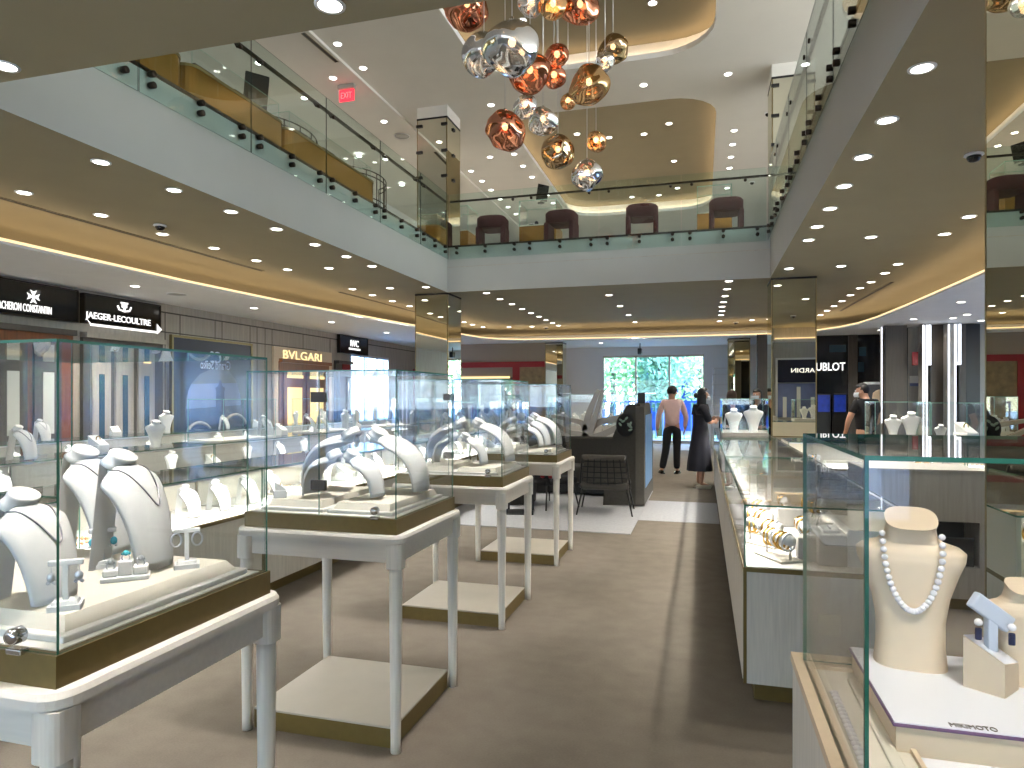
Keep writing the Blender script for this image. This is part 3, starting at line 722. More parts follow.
# ------------------------------------------------------------------ display stands (prototypes)
def bib_surface(h, d, hw, full=False):
    def Pt(t, s):
        a = t*PI/2*.98; sa, ca = math.sin(a), math.cos(a)
        e = min(1, max(0, t/.34)); e = e*e*(3-2*e); w = hw*(.3 + .7*e)
        if t > .34: w *= 1 - .36*(t-.34)/.66
        x, z = (d*max(sa,0)**.86, h*max(ca,0)**.8) if full else (d*sa, h*ca)
        nx, nz = sa/d, ca/h; L = math.hypot(nx, nz); nx /= L; nz /= L
        c_ = .28*hw*s*s
        return Vector((x - nx*c_, s*w, z - nz*c_)), Vector((nx, 0, nz))
    return Pt
def make_bib(label, h, d, hw, mat='velvet_white', chain='steel', drop=.62):
    t = thing('necklace_stand', label, 'necklace stand'); Pt = bib_surface(h, d, hw, not chain); th = .012
    NU, NV = 22, 12; vs = []; fs = []
    for lay in (0, 1):
        for i in range(NU+1):
            for j in range(NV+1):
                p, n = Pt(i/NU, j/NV*2-1); q = p - n*th*lay; q.z = max(0, q.z); vs.append(q)
    o = (NU+1)*(NV+1); ix = lambda l, i, j: l*o + i*(NV+1) + j
    for i in range(NU):
        for j in range(NV):
            fs.append((ix(0,i,j), ix(0,i+1,j), ix(0,i+1,j+1), ix(0,i,j+1))); fs.append((ix(1,i,j), ix(1,i,j+1), ix(1,i+1,j+1), ix(1,i+1,j)))
        fs.append((ix(0,i,0), ix(1,i,0), ix(1,i+1,0), ix(0,i+1,0))); fs.append((ix(0,i,NV), ix(0,i+1,NV), ix(1,i+1,NV), ix(1,i,NV)))
    for j in range(NV):
        fs.append((ix(0,0,j), ix(0,0,j+1), ix(1,0,j+1), ix(1,0,j))); fs.append((ix(0,NU,j), ix(1,NU,j), ix(1,NU,j+1), ix(0,NU,j+1)))
    mb = MB().add(vs, fs, 0, True); mb.build('body', mat, t)
    nk = hw*(.39 if chain else .46); mt = Matrix.Translation((d*.1, 0, h*.985)) @ Matrix.Rotation(math.radians(33), 4, 'Y')
    MB().lathe([(nk*1.2, -.016), (nk*1.04, -.004), (nk, .008), (nk*1.03, .015), (nk*1.02, .019), (nk*.9, .021)], 24, mat=mt, sx=.72).build('neck', mat, t)
    if chain: MB().grid(lambda u, v: Vector((-.01 - u*.03, (v*2-1)*hw*.35, h*.97*(1-u))), 2, 2).grid(lambda u, v: Vector((-.018 - u*.03, (v*2-1)*hw*.35, h*.97*(1-u))), 2, 2, 0, True, True).build('back_strut', mat, t)
    if chain:
        pts = []
        for k in range(33):
            f = k/32*2-1; tt = .07 + (drop-.07)*(1-abs(f)**1.7); e = min(1, max(0, tt/.34)); e = e*e*(3-2*e); w = hw*(.3+.7*e)
            s_ = math.copysign(abs(f)**.9, f)*.74*(hw*.62/w if w > hw*.62 else 1)*1.25
            s_ = max(-.92, min(.92, s_)); p, n = Pt(tt, s_); pts.append(p + n*.002)
        mb = MB().tube(pts, .0021, 5)
        mb.build('chain', chain, t)
    return Proto(t)
BIB_L = make_bib('x', .30, .15, .115); BIB_A = make_bib('x', .235, .13, .1); BIB_W = make_bib('x', .29, .295, .125, chain=None); BIB_S = make_bib('x', .2, .18, .09, chain=None)
BIB_M = make_bib('x', .21, .13, .075)
def make_bust(label, mat, H=.3, vee=False):
    t = thing('necklace_bust', label, 'necklace bust'); k = H/.3
    secs = [(0,.066,.05),(.04,.062,.046),(.09,.062,.044),(.14,.07,.044),(.185,.085,.046),(.215,.097,.047),(.232,.099,.044),(.242,.088,.04),(.25,.062,.036),(.26,.049,.036),(.284,.044,.037),(.3,.047,.039)]
    if vee: secs = [(0,.05,.045),(.03,.048,.04),(.09,.06,.034),(.15,.08,.034),(.195,.102,.036),(.22,.112,.036),(.238,.108,.034),(.25,.085,.032),(.258,.06,.03),(.266,.046,.03),(.284,.04,.032),(.3,.043,.035)]
    def sec(u, v):
        f = u*(len(secs)-1); i = min(int(f), len(secs)-2); f -= i; a = [secs[i][q]*(1-f)+secs[i+1][q]*f for q in range(3)]
        an = 2*PI*v; c_, s_ = math.cos(an), math.sin(an); e = .62
        x = a[1]*math.copysign(abs(c_)**e, c_); y = a[2]*math.copysign(abs(s_)**.8, s_)
        tilt = max(0, a[0]-.25)/.05
        return Vector((x*k, (y - .018*tilt)*k, (a[0] + y*.45*min(1, tilt))*k))
    mb = MB().grid(sec, 44, 36)
    mb.add([sec(1, v/36) for v in range(36)], [tuple(range(36))[::-1]], 0); mb.add([sec(0, v/36) for v in range(36)], [tuple(range(36))], 0)
    mb.build('body', mat, t)
    return Proto(t)
BUST_W = make_bust('x', 'velvet_white', .25, True)
BUST_B = make_bust('x', 'beige_leather', .305)
# ring tray
t = thing('ring_tray', 'x', 'ring tray')
MB().rbox(-.12, -.16, 0, .12, .16, .015, .004).build('tray', 'cream', t)
for i in range(4):
    q = MB()
    q.rbox(-.1+i*.052, -.145, .015, -.06+i*.052, .145, .045, .012); q.build('cushion', 'velvet_white', t)
    g_ = MB()
    for j in range(6): g_.tube([(-.08+i*.052 + .012*math.cos(a), -.12+j*.048, .045+.012*math.sin(a)) for a in [2*PI*k/10 for k in range(10)]], .0025, 5, 0, True)
    g_.build('ring_row', 'gold' if i % 2 else 'silver', t)
RINGT = Proto(t)
t = thing('coral_necklace', 'x', 'necklace')
q = MB()
for k in range(22):
    a = 2*PI*k/22; q.ball((.11*math.cos(a), .15*math.sin(a), .012), .012, 0, 1)
q.build('beads', 'coral', t); MB().ball((.135, 0, .012), .016, 0, 2).build('pendant', 'gold', t)
CORAL = Proto(t)
t = thing('bangle_stand', 'x', 'bangle stand')
MB().rbox(-.06, -.11, 0, .06, .11, .012, .004).build('base', 'cream', t)
MB().lathe([(.025,-.1),(.025,.1)], 14, mat=Matrix.Translation((0,0,.1)) @ Matrix.Rotation(PI/2, 4, 'X')).build('roll', 'velvet_white', t)
for s_ in (-1, 1): MB().tube([(0, .09*s_, .01), (0, .09*s_, .1)], .006).build('post', 'chrome', t)
for j in range(6):
    y = -.075 + j*.03; MB().tube([(.033*math.cos(a)*1.0, y + .006*math.sin(a*2+j), .09+.04*math.sin(a)) for a in [2*PI*k/18 for k in range(18)]], .0055, 6, 0, True).build('bangle', 'gold' if j % 3 else 'silver', t)
BANG = Proto(t)
t = thing('display_block', 'x', 'display block')
MB().rbox(-.05, -.06, 0, .05, .06, .06, .006).build('block', 'velvet_white', t); MB().add([(-.04,-.05,.06),(.05,-.05,.06),(.05,.05,.06),(-.04,.05,.06),(-.045,-.05,.13),(-.045,.05,.13)], [(0,3,2,1),(1,2,5,4),(0,1,4),(3,5,2),(0,4,5,3)], 0).build('wedge', 'velvet_white', t)
q = MB(); q.tube([(0, .022*math.cos(a), .1+.022*math.sin(a)) for a in [2*PI*k/14 for k in range(14)]], .004, 5, 0, True); q.build('bracelet', 'gold', t)
BLOCK = Proto(t)
t = thing('display_block', 'x', 'display block')
MB().rbox(-.05, -.09, 0, .05, .09, .12, .006).build('block', 'grey_wood', t); MB().rbox(-.03, -.05, .12, .03, .05, .13, .003).build('pad', 'velvet_white', t); MB().tube([(0, .03*math.cos(a), .134+.004*math.sin(a*3)) for a in [2*PI*k/16 for k in range(16)]], .003, 5, 0, True).build('bracelet', 'silver', t)
GREYB = Proto(t)
t = thing('vanity_mirror', 'x', 'mirror')
MB().lathe([(.07,0),(.07,.01),(.012,.02),(.01,.08)], 18).build('foot', 'chrome', t)
def arch(r): return [(r*math.cos(a), r*1.25*math.sin(a)) for a in [2*PI*k/28 for k in range(28)]]
mt = Matrix.Translation((0,0,.21)) @ Matrix.Rotation(PI/2, 4, 'Y')
MB().prism([(p[1], p[0]) for p in arch(.105)], -.006, .002).xf(mt).build('frame', 'silver', t); MB().prism([(p[1], p[0]) for p in arch(.096)], .002, .005).xf(mt).build('mirror_glass', 'mirror', t)
VAN = Proto(t)

# ------------------------------------------------------------------ the four display tables with their glass showcases
HX, HY2 = .375, .345; TX = -1.612; TY = [1.385, 2.935, 4.50, 6.19]
t = thing('display_table', 'x', 'table')
q = MB(); b = bmesh.new(); poly = rrect(-HX-.035, -HY2-.035, HX+.035, HY2+.035, .06, 6)
q.prism(poly, .887, .905, 0).prism(poly, .905, .917, 0, inset=.015).prism([(p[0]*.985, p[1]*.985) for p in poly], .880, .887, 0); q.build('tabletop', 'wood_flat', t)
q = MB()
for s_ in (-1, 1): q.box(-HX+.02, s_*(HY2-.005)-.011, .80, HX-.02, s_*(HY2-.005)+.011, .882).box(s_*(HX-.005)-.011, -HY2+.02, .80, s_*(HX-.005)+.011, HY2-.02, .882)
q.build('apron', 'wood_flat', t)
for sx in (-1, 1):
    for sy in (-1, 1):
        x, y = sx*(HX-.008), sy*(HY2-.008); q = MB()
        q.prism([(x+p[0], y+p[1]) for p in rrect(-.036,-.036,.036,.036,.022,4)], .778, .882, 0)
        q.lathe([(.0215, 0), (.0215, .05), (.026, .5), (.0285, .74), (.0285, .778)], 18, (x, y, 0)); q.build('leg', 'wood', t)
pl = MB().box(-HX+.03, -HY2+.03, 0, HX-.03, HY2-.03, .082).build('plinth', 'brass', t)
pl2 = MB().rbox(-HX+.028, -HY2+.028, .082, HX-.028, HY2-.028, .092, .003).build('plinth_top', 'plinth_cream', pl)
TAB = Proto(t)
t = thing('glass_showcase', 'x', 'showcase'); GH = .628
q = MB(); q.box(-HX, -HY2, 0, HX, HY2, .066); n0 = len(q.mi); q.mi[1] = 1; q.build('brass_base', ['brass', 'brass'], t)
MB().box(-HX+.022, -HY2+.022, .066, HX-.022, HY2-.022, .0685).build('deck', 'cream_deck', t)
e = .006
for a_ in ((-HX+.006, -HY2+.006, -.001, -HY2+.006+e), (.001, -HY2+.006, HX-.006, -HY2+.006+e), (-HX+.006, HY2-.006-e, HX-.006, HY2-.006), (-HX+.006, -HY2+.006+e, -HX+.006+e, HY2-.006-e), (HX-.006-e, -HY2+.006+e, HX-.006, HY2-.006-e)):
    MB().pane(a_[0], a_[1], .066, a_[2], a_[3], .066+GH).build('glass_pane', ['glass', 'edge_green'], t)
MB().pane(-HX+.006, -HY2+.006, .066+GH, HX-.006, HY2-.006, .066+GH+e).build('glass_lid', ['glass', 'edge_green'], t)
q = MB(); lx = HX-.1; mt = Matrix.Translation((lx, -HY2+.0, .10)) @ Matrix.Rotation(PI/2, 4, 'X')
q.rbox(lx-.02, -HY2-.012, .062, lx+.02, -HY2+.01, .075, .003); q.lathe([(.013,-.012),(.017,-.008),(.017,.014),(.013,.02),(.006,.021)], 18, mat=mt); q.build('lock', 'chrome', t)
for (x, z) in ((0, .175), (0, .56)):
    hg = MB().rbox(x-.036, -HY2-.002, z, x+.036, -HY2+.014, z+.045, .002).build('hinge', 'dark_wood', t)
CASE = Proto(t)
tn = ['closest to the camera, at the photo left edge', 'second from the camera', 'third from the camera', 'farthest from the camera']
for i, y in enumerate(TY):
    TAB.put((TX, y, 0), 0, 'whitewashed wooden display table with round legs, %s' % tn[i], 'whitewashed display tables')
    CASE.put((TX, y, .917), 0, 'brass based glass showcase on display table %s' % tn[i], 'glass showcases on the tables')
    spot('showcase_fill', (TX+.55, y-.3, 3.4), 170, (1, .95, .9), 40, .8, .04, (.1, .21, 0))  # added spot in mid-air over each case, brightens the stands
def riser(x0, y0, x1, y1, z, h, label, loc):
    t = thing('display_riser', label, 'display riser', (loc[0]+(x0+x1)/2, loc[1]+(y0+y1)/2, z)); w, d = (x1-x0)/2, (y1-y0)/2
    MB().rbox(-w, -d, 0, w, d, h*.35, .004).build('foot_board', 'cream_deck', t)
    MB().prism([(-w+.022,-d+.022),(w-.022,-d+.022),(w-.022,d-.022),(-w+.022,d-.022)], h*.35, h, 0, inset=.07).build('board', 'cream', t)
DZ = .917+.0685                                  # deck level
RZ = DZ+.045
riser(-.335, -.295, .335, .295, DZ, .045, 'cream riser board in the closest showcase', (TX, TY[0]))
for i in (1, 2, 3):
    for s_ in (-1, 1):
        riser(-.33 if s_ < 0 else .01, -.29, -.01 if s_ < 0 else .33, .29, DZ, .045, 'cream riser board, %s half of the showcase %s' % ('left' if s_ < 0 else 'right', tn[i]), (TX, TY[i]))
def put_bib(proto, foot_px, ang, d, label, group='white necklace stands', z=RZ):
    p = atz(foot_px[0], foot_px[1], z); fx, fy = math.cos(ang), math.sin(ang)
    proto.put((p.x - d*fx, p.y - d*fy, z), ang, label, group)
A0 = math.radians(12)
put_bib(BIB_A, (69, 602), A0, .13, 'white velvet necklace stand with fine silver chain, front left in the closest showcase')
put_bib(BIB_L, (168, 569), A0, .15, 'tall white velvet necklace stand with silver chain, centre of the closest showcase')
BIB_L.put((-1.80, 1.585, RZ), A0, 'white necklace stand half hidden behind the central one, closest showcase', 'white necklace stands')
BUST_W.put((-1.84, 1.2, RZ), .5, 'white flared bust cut by the photo left edge, closest showcase', 'white necklace busts', 1.35)
# earring stands, rings
t = thing('earring_stand', 'x', 'earring stand')
MB().prism(rrect(-.032,-.028,.032,.028,.003,2), 0, .012, 0).prism(rrect(-.026,-.022,.026,.022,.003,2), .012, .02, 0, inset=.1).build('base', 'velvet_white', t)
MB().rbox(-.006, -.006, .018, .006, .006, .1, .002).build('post', 'velvet_white', t); MB().rbox(-.034, -.006, .095, .034, .006, .108, .003).build('crossbar', 'velvet_white', t)
EST = Proto(t)
es = [((66, 608), .7, 'white earring stand at the front corner of the closest showcase'), ((103, 567), .78, 'white earring stand with blue stone drops in the closest showcase'), ((187, 567), .72, 'white earring stand with silver hoops in the closest showcase')]
for k, (pp, a, lab) in enumerate(es):
    p = atz(pp[0], pp[1], RZ); EST.put(p, a, lab, 'earring stands')
    for s_ in (-1, 1):
        ex = Vector((math.cos(a), math.sin(a), 0))*(s_*.026); q = p + ex + Vector((0,0,.094)) + Vector((math.sin(a), -math.cos(a), 0))*.008
        sd = 'left' if s_ < 0 else 'right'
        e_ = thing('earring', '%s %s hanging %s on its white stand, closest showcase' % (['silver leaf drop','blue stone drop','silver hoop'][k], 'earring', sd), 'earring', q, a, 'earring pairs')
        if k == 2: MB().tube([(.016*math.cos(w)*.8, 0, -.016 + .018*math.sin(w)) for w in [2*PI*i/16 for i in range(16)]], .003, 6, 0, True).build('hoop', 'silver', e_)
        else:
            MB().tube([(0,0,.002),(0,0,-.014)], .0012, 5).build('hook', 'silver', e_)
            MB().ball((0,0,-.022), .009, 0, 2, (1,.6,1.3)).build('drop', 'turquoise' if k == 1 else 'silver', e_)
            MB().ball((.006,0,-.034), .005, 0, 1).ball((-.006,0,-.034), .005, 0, 1).build('cluster', 'silver', e_)
p = atz(126, 579, RZ); t = thing('ring_stand', 'white stepped ring stand in the closest showcase', 'ring stand', p, A0+.5)
MB().rbox(-.055, -.03, 0, .055, .03, .012, .003).build('base', 'velvet_white', t)
for x, h in ((-.034, .03), (0, .05), (.034, .034)): MB().rbox(x-.017, -.02, .012, x+.017, .02, h, .004).build('block', 'velvet_white', t)
for x, h, mt, nm in ((-.034, .03, 'silver', 'silver flower ring on the left block'), (0, .05, 'turquoise', 'ring with blue stone on the middle block'), (.034, .034, 'silver', 'silver cluster ring on the right block')):
    q = p + Matrix.Rotation(A0+.5, 3, 'Z') @ Vector((x, -.002, h))
    r_ = thing('ring', nm + ' of the white ring stand', 'ring', q, A0+.5, 'rings on the stand')
    MB().tube([(.009*math.cos(w), 0, .006+.009*math.sin(w)) for w in [2*PI*i/14 for i in range(14)]], .0018, 6, 0, True).build('band', 'silver', r_)
    MB().ball((0,0,.018), .0075, 0, 2).ball((.008,0,.016), .004, 0, 1).ball((-.008,0,.016), .004, 0, 1).build('stone', mt, r_)
# showcases 2-4
for i in (1, 2, 3):
    y = TY[i]; nm = tn[i]
    BIB_W.put((TX-.035, y+.06, RZ), PI, 'tall white arched necklace stand facing left, showcase %s' % nm, 'white arched necklace stands')
    BIB_W.put((TX+.035, y+.10, RZ), 0, 'tall white arched necklace stand facing right, showcase %s' % nm, 'white arched necklace stands')
    BIB_S.put((TX+.02, y-.12, RZ), 0, 'low white arched necklace stand facing right, showcase %s' % nm, 'white arched necklace stands')
    BIB_S.put((TX-.02, y-.14, RZ), PI, 'low white arched necklace stand facing left, showcase %s' % nm, 'white arched necklace stands')
    BLOCK.put((TX-.29, y-.2, RZ), .6, 'small white wedge block in the left front corner, showcase %s' % nm, 'small wedge blocks', .6)
for k in range(3): BIB_S.put((TX+.02, TY[3]+.0+.14*k-.02, RZ), 0, 'white arched stand in the nested row of the farthest showcase, %s' % ORD[k], 'nested arches in the farthest showcase', 1.25)

# ------------------------------------------------------------------ glass counters
def counter(label, loc, L, D, rotz, group, wood='wood', light=5, door=2, zb=.64, zt=.97, back='cream'):
    """front faces local -Y, length along local X"""
    t = thing('glass_counter', label, 'counter', loc, rotz, group); h = L/2
    MB().box(-h, 0, .09, h, D, zb).build('cabinet', wood, t)
    MB().box(-h+.04, .05, 0, h-.04, D-.03, .09).build('kick', 'brass', t)
    q = MB(); q.box(-h-.004, -.004, zb, h+.004, D, zb+.022)
    for x in (-h, h): q.box(x-.004 if x < 0 else x-.012, -.004, .09, x+.012 if x < 0 else x+.004, .012, zb)
    q.build('brass_frame', 'brass', t)
    MB().box(-h+.01, .015, zb+.022, h-.01, D-.02, zb+.026).build('deck', 'cream_deck', t)
    MB().pane(-h, 0, zb+.022, h, .008, zt-.008).build('glass_front', ['glass', 'edge_green'], t)
    for x in (-h, h-.008): MB().pane(x, .008, zb+.022, x+.008, D-.02, zt-.008).build('glass_end', ['glass', 'edge_green'], t)
    MB().pane(-h, 0, zt-.008, h, D, zt).build('glass_top', ['glass', 'edge_green'], t)
    MB().box(-h, D-.02, zb+.022, h, D, zt-.008).build('back_panel', back, t)
    MB().box(-h+.01, .01, zt-.022, h-.01, .022, zt-.009).build('light_rail', 'silver', t)
    for k in range(door):
        x0 = -h + .02 + k*(L-.04)/door; x1 = x0 + (L-.04)/door - .008
        d_ = MB().box(x0, -.006, .1, x1, 0, zb-.01).build('door', wood, t)
    if light:
        m = Matrix.Translation(loc) @ Matrix.Rotation(rotz, 4, 'Z'); p = m @ Vector((0, .1, zt-.03))
        area('counter_lamp', p, L*.9, .06, light, (1, .97, .92), (0, 0, rotz))
    return t
def fill(cname, loc, L, D, rotz, items, zb=.64):
    m = Matrix.Translation(loc) @ Matrix.Rotation(rotz, 4, 'Z'); n = len(items)
    seen = {}
    for k, it in enumerate(items):
        pr_, nm, a, sc_, grp = it; x = -L/2 + L*(k+.5)/n; p = m @ Vector((x, D*.5, zb+.026))
        idx = seen.get(nm, 0); seen[nm] = idx+1
        lab = '%s%s inside the %s' % ('' if sum(1 for q in items if q[1] == nm) == 1 else ['first','second','third','fourth','fifth','sixth'][idx] + ' ', nm, cname)
        pr_.put(p, rotz + a, lab, grp, sc_)
FB = -PI/2                                          # bib facing the counter front
S = {'bib': (BIB_M, 'white necklace stand', FB, 1, 'necklace stands in the counters'), 'bust': (BUST_W, 'white bust', 0, .95, 'busts in the counters'), 'ring': (RINGT, 'ring tray', PI/2, 1, 'ring trays in the counters'),
     'coral': (CORAL, 'orange coral bead necklace', PI/2, 1, 'coral necklaces in the counters'), 'bang': (BANG, 'bangle stand', PI/2, 1, 'bangle stands in the counters'), 'block': (BLOCK, 'white wedge block', FB, 1.2, 'wedge blocks in the counters'),
     'van': (VAN, 'oval mirror on foot', FB, .9, 'small mirrors in the counters'), 'grey': (GREYB, 'grey block with silver bracelet', 0, 1, 'grey blocks in the counters')}
LF = PI/2                                           # counter front towards +X
l1 = [['bib','ring','block'],['coral','van','coral','bib','bib'],['bib','bib','ring','block','bust'],['block','bust','bib','ring','bib'],['bust','bib','bang','bib','block'],['bib','ring','bust','bib','bust'],['block','bib','bib','ring']]
for i in range(7):
    y = 2.0 + i*1.55; nm = 'lit glass counter left of the tables, %s from the camera' % ORD[i]
    counter(nm, (-3.15, y, 0), 1.53, .62, LF, 'lit counters left of the tables', light=13); fill('%s lit counter left of the tables' % ORD[i], (-3.15, y, 0), 1.53, .62, LF, [S[k] for k in l1[i]])
l2 = [['bust','bib','bib'],['bib','ring','bust'],['block','bust','bib'],['bust','ring','bib'],['bib','bust','block']]
for i in range(5):
    y = 3.55 + i*1.9; nm = 'glass counter in the middle left row, %s from the camera' % ORD[i]
    counter(nm, (-5.3, y, 0), 1.88, .6, LF, 'counters of the middle left row', light=4.5, back='grey_wood'); fill('%s counter of the middle left row' % ORD[i], (-5.3, y, 0), 1.88, .6, LF, [S[k] for k in l2[i]])
for i in range(6):
    y = 5.2 + i*2.05; nm = 'glass counter before the left shopfronts, %s from the camera' % ORD[i]
    counter(nm, (-7.35, y, 0), 2.0, .6, LF, 'counters before the left shopfronts', 'grey_wood', light=4.5, back='grey_wood'); fill('%s counter before the left shopfronts' % ORD[i], (-7.35, y, 0), 2.0, .6, LF, [S[k] for k in (l2[i % 5])])
nm = 'glass counter far behind the left mirrored column'
counter(nm, (-5.3, 16.9, 0), 2.4, .6, LF, None, light=4.5); fill('far glass counter behind the left column', (-5.3, 16.9, 0), 2.4, .6, LF, [S[k] for k in ('bust','ring','bib')])
# pieces standing on top of the left counters
for k, (px, py, X, pr_, nm, a) in enumerate([(345,424,-5.6,BUST_W,'white bust standing on the middle left counter, nearest',PI/2),(356,424,-5.6,BUST_W,'white bust standing on the middle left counter, second',PI/2),(262,440,-5.6,BIB_M,'white necklace stand on the middle left counter top',0),(281,440,-5.6,BLOCK,'white wedge block on the middle left counter top',0),(305,438,-5.6,BIB_M,'white necklace stand on the middle counter before the warm portal',.5),(470,405,-5.55,BUST_W,'white bust on the far end of the middle left counters',PI/2),(482,403,-5.75,BUST_W,'second white bust on the far end of the middle left counters',PI/2)]):
    d = ray(px, py); p = atx(px, py, X); pr_.put((X, min(p.y, 17.9) if p.y > 13.5 else min(p.y, 11.9), .97), a, nm, 'display pieces on counter tops', 1.25)
rt = random.Random(5)
for row, (X, ys) in enumerate(((-5.55, [3.6, 4.3, 5.1, 5.8, 8.95, 10.15, 12.3]), (-7.65, [6.2, 7.3, 8.2, 9.4, 10.3, 11.5, 12.4, 13.6, 14.8, 15.7]))):
    for k, y in enumerate(ys):
        pr_, nm = [(BUST_W, 'white bust'), (BIB_M, 'white necklace stand'), (BLOCK, 'white wedge block')][(k+row) % 3]
        pr_.put((X, y, .97), rt.uniform(-.4,.4) + (PI/2 if pr_ is BUST_W else 0), '%s on top of the %s counters, %s piece from the camera' % (nm, ['middle left', 'shopfront side'][row], ORD[k]), 'display pieces on counter tops', rt.uniform(.95,1.3))
def topbox(label, x0, y0, x1, y1, z, h, grp='glass boxes on counters', edge='edge_light', base=None):
    t = thing('glass_box', label, 'glass box', ((x0+x1)/2, (y0+y1)/2, z), 0, grp); w, d = (x1-x0)/2, (y1-y0)/2; e = .006
    MB().rbox(-w, -d, 0, w, d, base or .02, .003).build('base', 'grey_wood' if base else 'cream_deck', t)
    for a_ in ((-w, -d, w, -d+e), (-w, d-e, w, d), (-w, -d+e, -w+e, d-e), (w-e, -d+e, w, d-e)): MB().pane(a_[0], a_[1], base or .02, a_[2], a_[3], h).build('glass_pane', ['glass', edge], t)
    MB().pane(-w, -d, h, w, d, h+e).build('glass_lid', ['glass', edge], t)
for i in range(3): topbox('tall glass box on the middle left counters, %s from the camera' % ORD[i], -5.85, 6.6+i*2.1, -5.35, 7.6+i*2.1, .97, .5)
for i in range(3): topbox('glass box on the lit counters left of the tables, %s from the camera' % ORD[i], -3.7, 8.4+i*1.6, -3.2, 9.3+i*1.6, .97, .45)
for i in range(6): BIB_M.put((-3.4, 8.6+i*.55+ (.5 if i > 1 else 0) + (.5 if i > 3 else 0), .99), 0, 'white necklace stand in the boxes atop the lit left counters, %s' % ORD[i], 'stands in counter top boxes', 1.3)

# right hand counter run
RF = -PI/2
ra = [['bang','bang','bang','grey','bang','grey'],['bib','bang','bust','ring','bang'],['bust','bib','ring','bust']]
for i, (y0, y1) in enumerate(((3.5, 6.3), (6.32, 9.1), (9.12, 12.1))):
    nm = 'long glass counter along the right aisle, %s from the camera' % ORD[i]; c_ = (.2, (y0+y1)/2, 0)
    counter(nm, c_, y1-y0, .72, RF, 'counters along the right aisle', light=14, door=3); fill('%s counter along the right aisle' % ORD[i], c_, y1-y0, .72, RF, [S[k] for k in ra[i]])
for j, (x, y, pr_, a, nm, sc_) in enumerate([(.38,3.72,BANG,.5,'gold bangle stand nearest in the right counter',1.1),(.34,4.05,BANG,.8,'gold bangle stand second in the right counter front row',1.1),(.33,4.4,BANG,.7,'gold bangle stand third in the right counter front row',1.1),(.34,4.8,BANG,.8,'gold bangle stand fourth in the right counter front row',1.1),(.62,3.72,GREYB,.0,'tall grey block beside the nearest gold bangles',1.3),(.76,3.68,BLOCK,1.57,'grey-white wedge at the counter end, right of the grey block',1.4),(.7,4.2,RINGT,0,'ring tray behind the grey block in the right counter',1),(.72,4.9,BANG,.3,'bangle stand at the back of the right counter',1.2)]):
    pr_.put((x, y, .666), a, nm, 'pieces in the near right counter', sc_)
# end panel trims and pull of the nearest right counter
t = thing('door_pull', 'square cream door pull on the end of the right counter', 'handle', (.58, 3.5, .42)); MB().rbox(-.05, -.03, -.05, .05, -.02, .05, .004).build('plate', 'cream', t); MB().box(-.03, -.02, -.03, .03, 0, .03).build('spacer', 'brass', t)
def backdrop(label, x0, y, x1, z0, z1):
    t = thing('display_backdrop', label, 'display board', ((x0+x1)/2, y, z0)); w = (x1-x0)/2
    MB().rbox(-w, 0, 0, w, .015, z1-z0, .004).build('board', 'cream', t); MB().rbox(-w-.01, -.004, z1-z0-.02, w+.01, .022, z1-z0, .004).build('frame', 'beige_leather', t)
backdrop('cream framed display board inside the right counter, nearer', .45, 5.3, .88, .666, .92)
backdrop('cream framed display board inside the right counter, farther', .42, 6.9, .85, .666, .92)
# tall glass box with busts at the far end of the right counters
topbox('tall glass box with two white busts at the far right aisle counter', .26, 9.5, .85, 10.4, .97, .5, base=.05)
BUST_W.put((.42, 9.72, 1.02), .1, 'white bust in the aisle glass box, left one', 'busts in the aisle box', 1.25)
BUST_W.put((.68, 9.8, 1.02), -.1, 'white bust with chain in the aisle glass box, right one', 'busts in the aisle box', 1.4)
# crossing counter and its boxes
for i, x in enumerate((1.9, 3.75, 5.6)):
    nm = 'glowing glass counter crossing the right side, %s from the aisle' % ORD[i]
    counter(nm, (x, 8.55, 0), 1.83, .75, 0, 'counters crossing the right side', 'grey_wood', light=14); fill('%s glowing crossing counter' % ORD[i], (x, 8.55, 0), 1.83, .75, 0, [S[k] for k in (['ring','bib','ring','bang'] if i else ['bang','ring','bang'])])
q0, q1, q2 = aty(875, 402, 8.6).x, aty(931, 402, 8.6).x, aty(984, 402, 8.6).x
topbox('glass box with two white busts on the crossing counter', q0, 8.6, q1-.005, 9.1, .97, .47, base=.06)
topbox('glass box with dark bust and ring blocks on the crossing counter', q1+.005, 8.6, q2, 9.1, .97, .46, base=.02)
for px, sc_, nm in ((893, 1.0, 'left'), (911, 1.15, 'right')): BUST_W.put((aty(px, 430, 8.8).x, 8.8, 1.03), 0, 'white bust in the crossing counter box, %s one' % nm, 'busts in the crossing box', sc_)
p = aty(942, 430, 8.8); BUST_W.put((p.x, 8.85, .99), .2, 'small bust in the farther crossing counter box', 'busts in the crossing box', .75)
BLOCK.put((aty(966, 430, 8.8).x, 8.8, .99), -.9, 'white faceted ring block in the crossing counter box', 'pieces in the crossing box', 1.7)
CORAL.put((aty(943, 436, 8.72).x, 8.72, .992), PI/2, 'gold bead bracelet lying in the crossing counter box', 'pieces in the crossing box', .5)
p = atz(840, 438, .99)
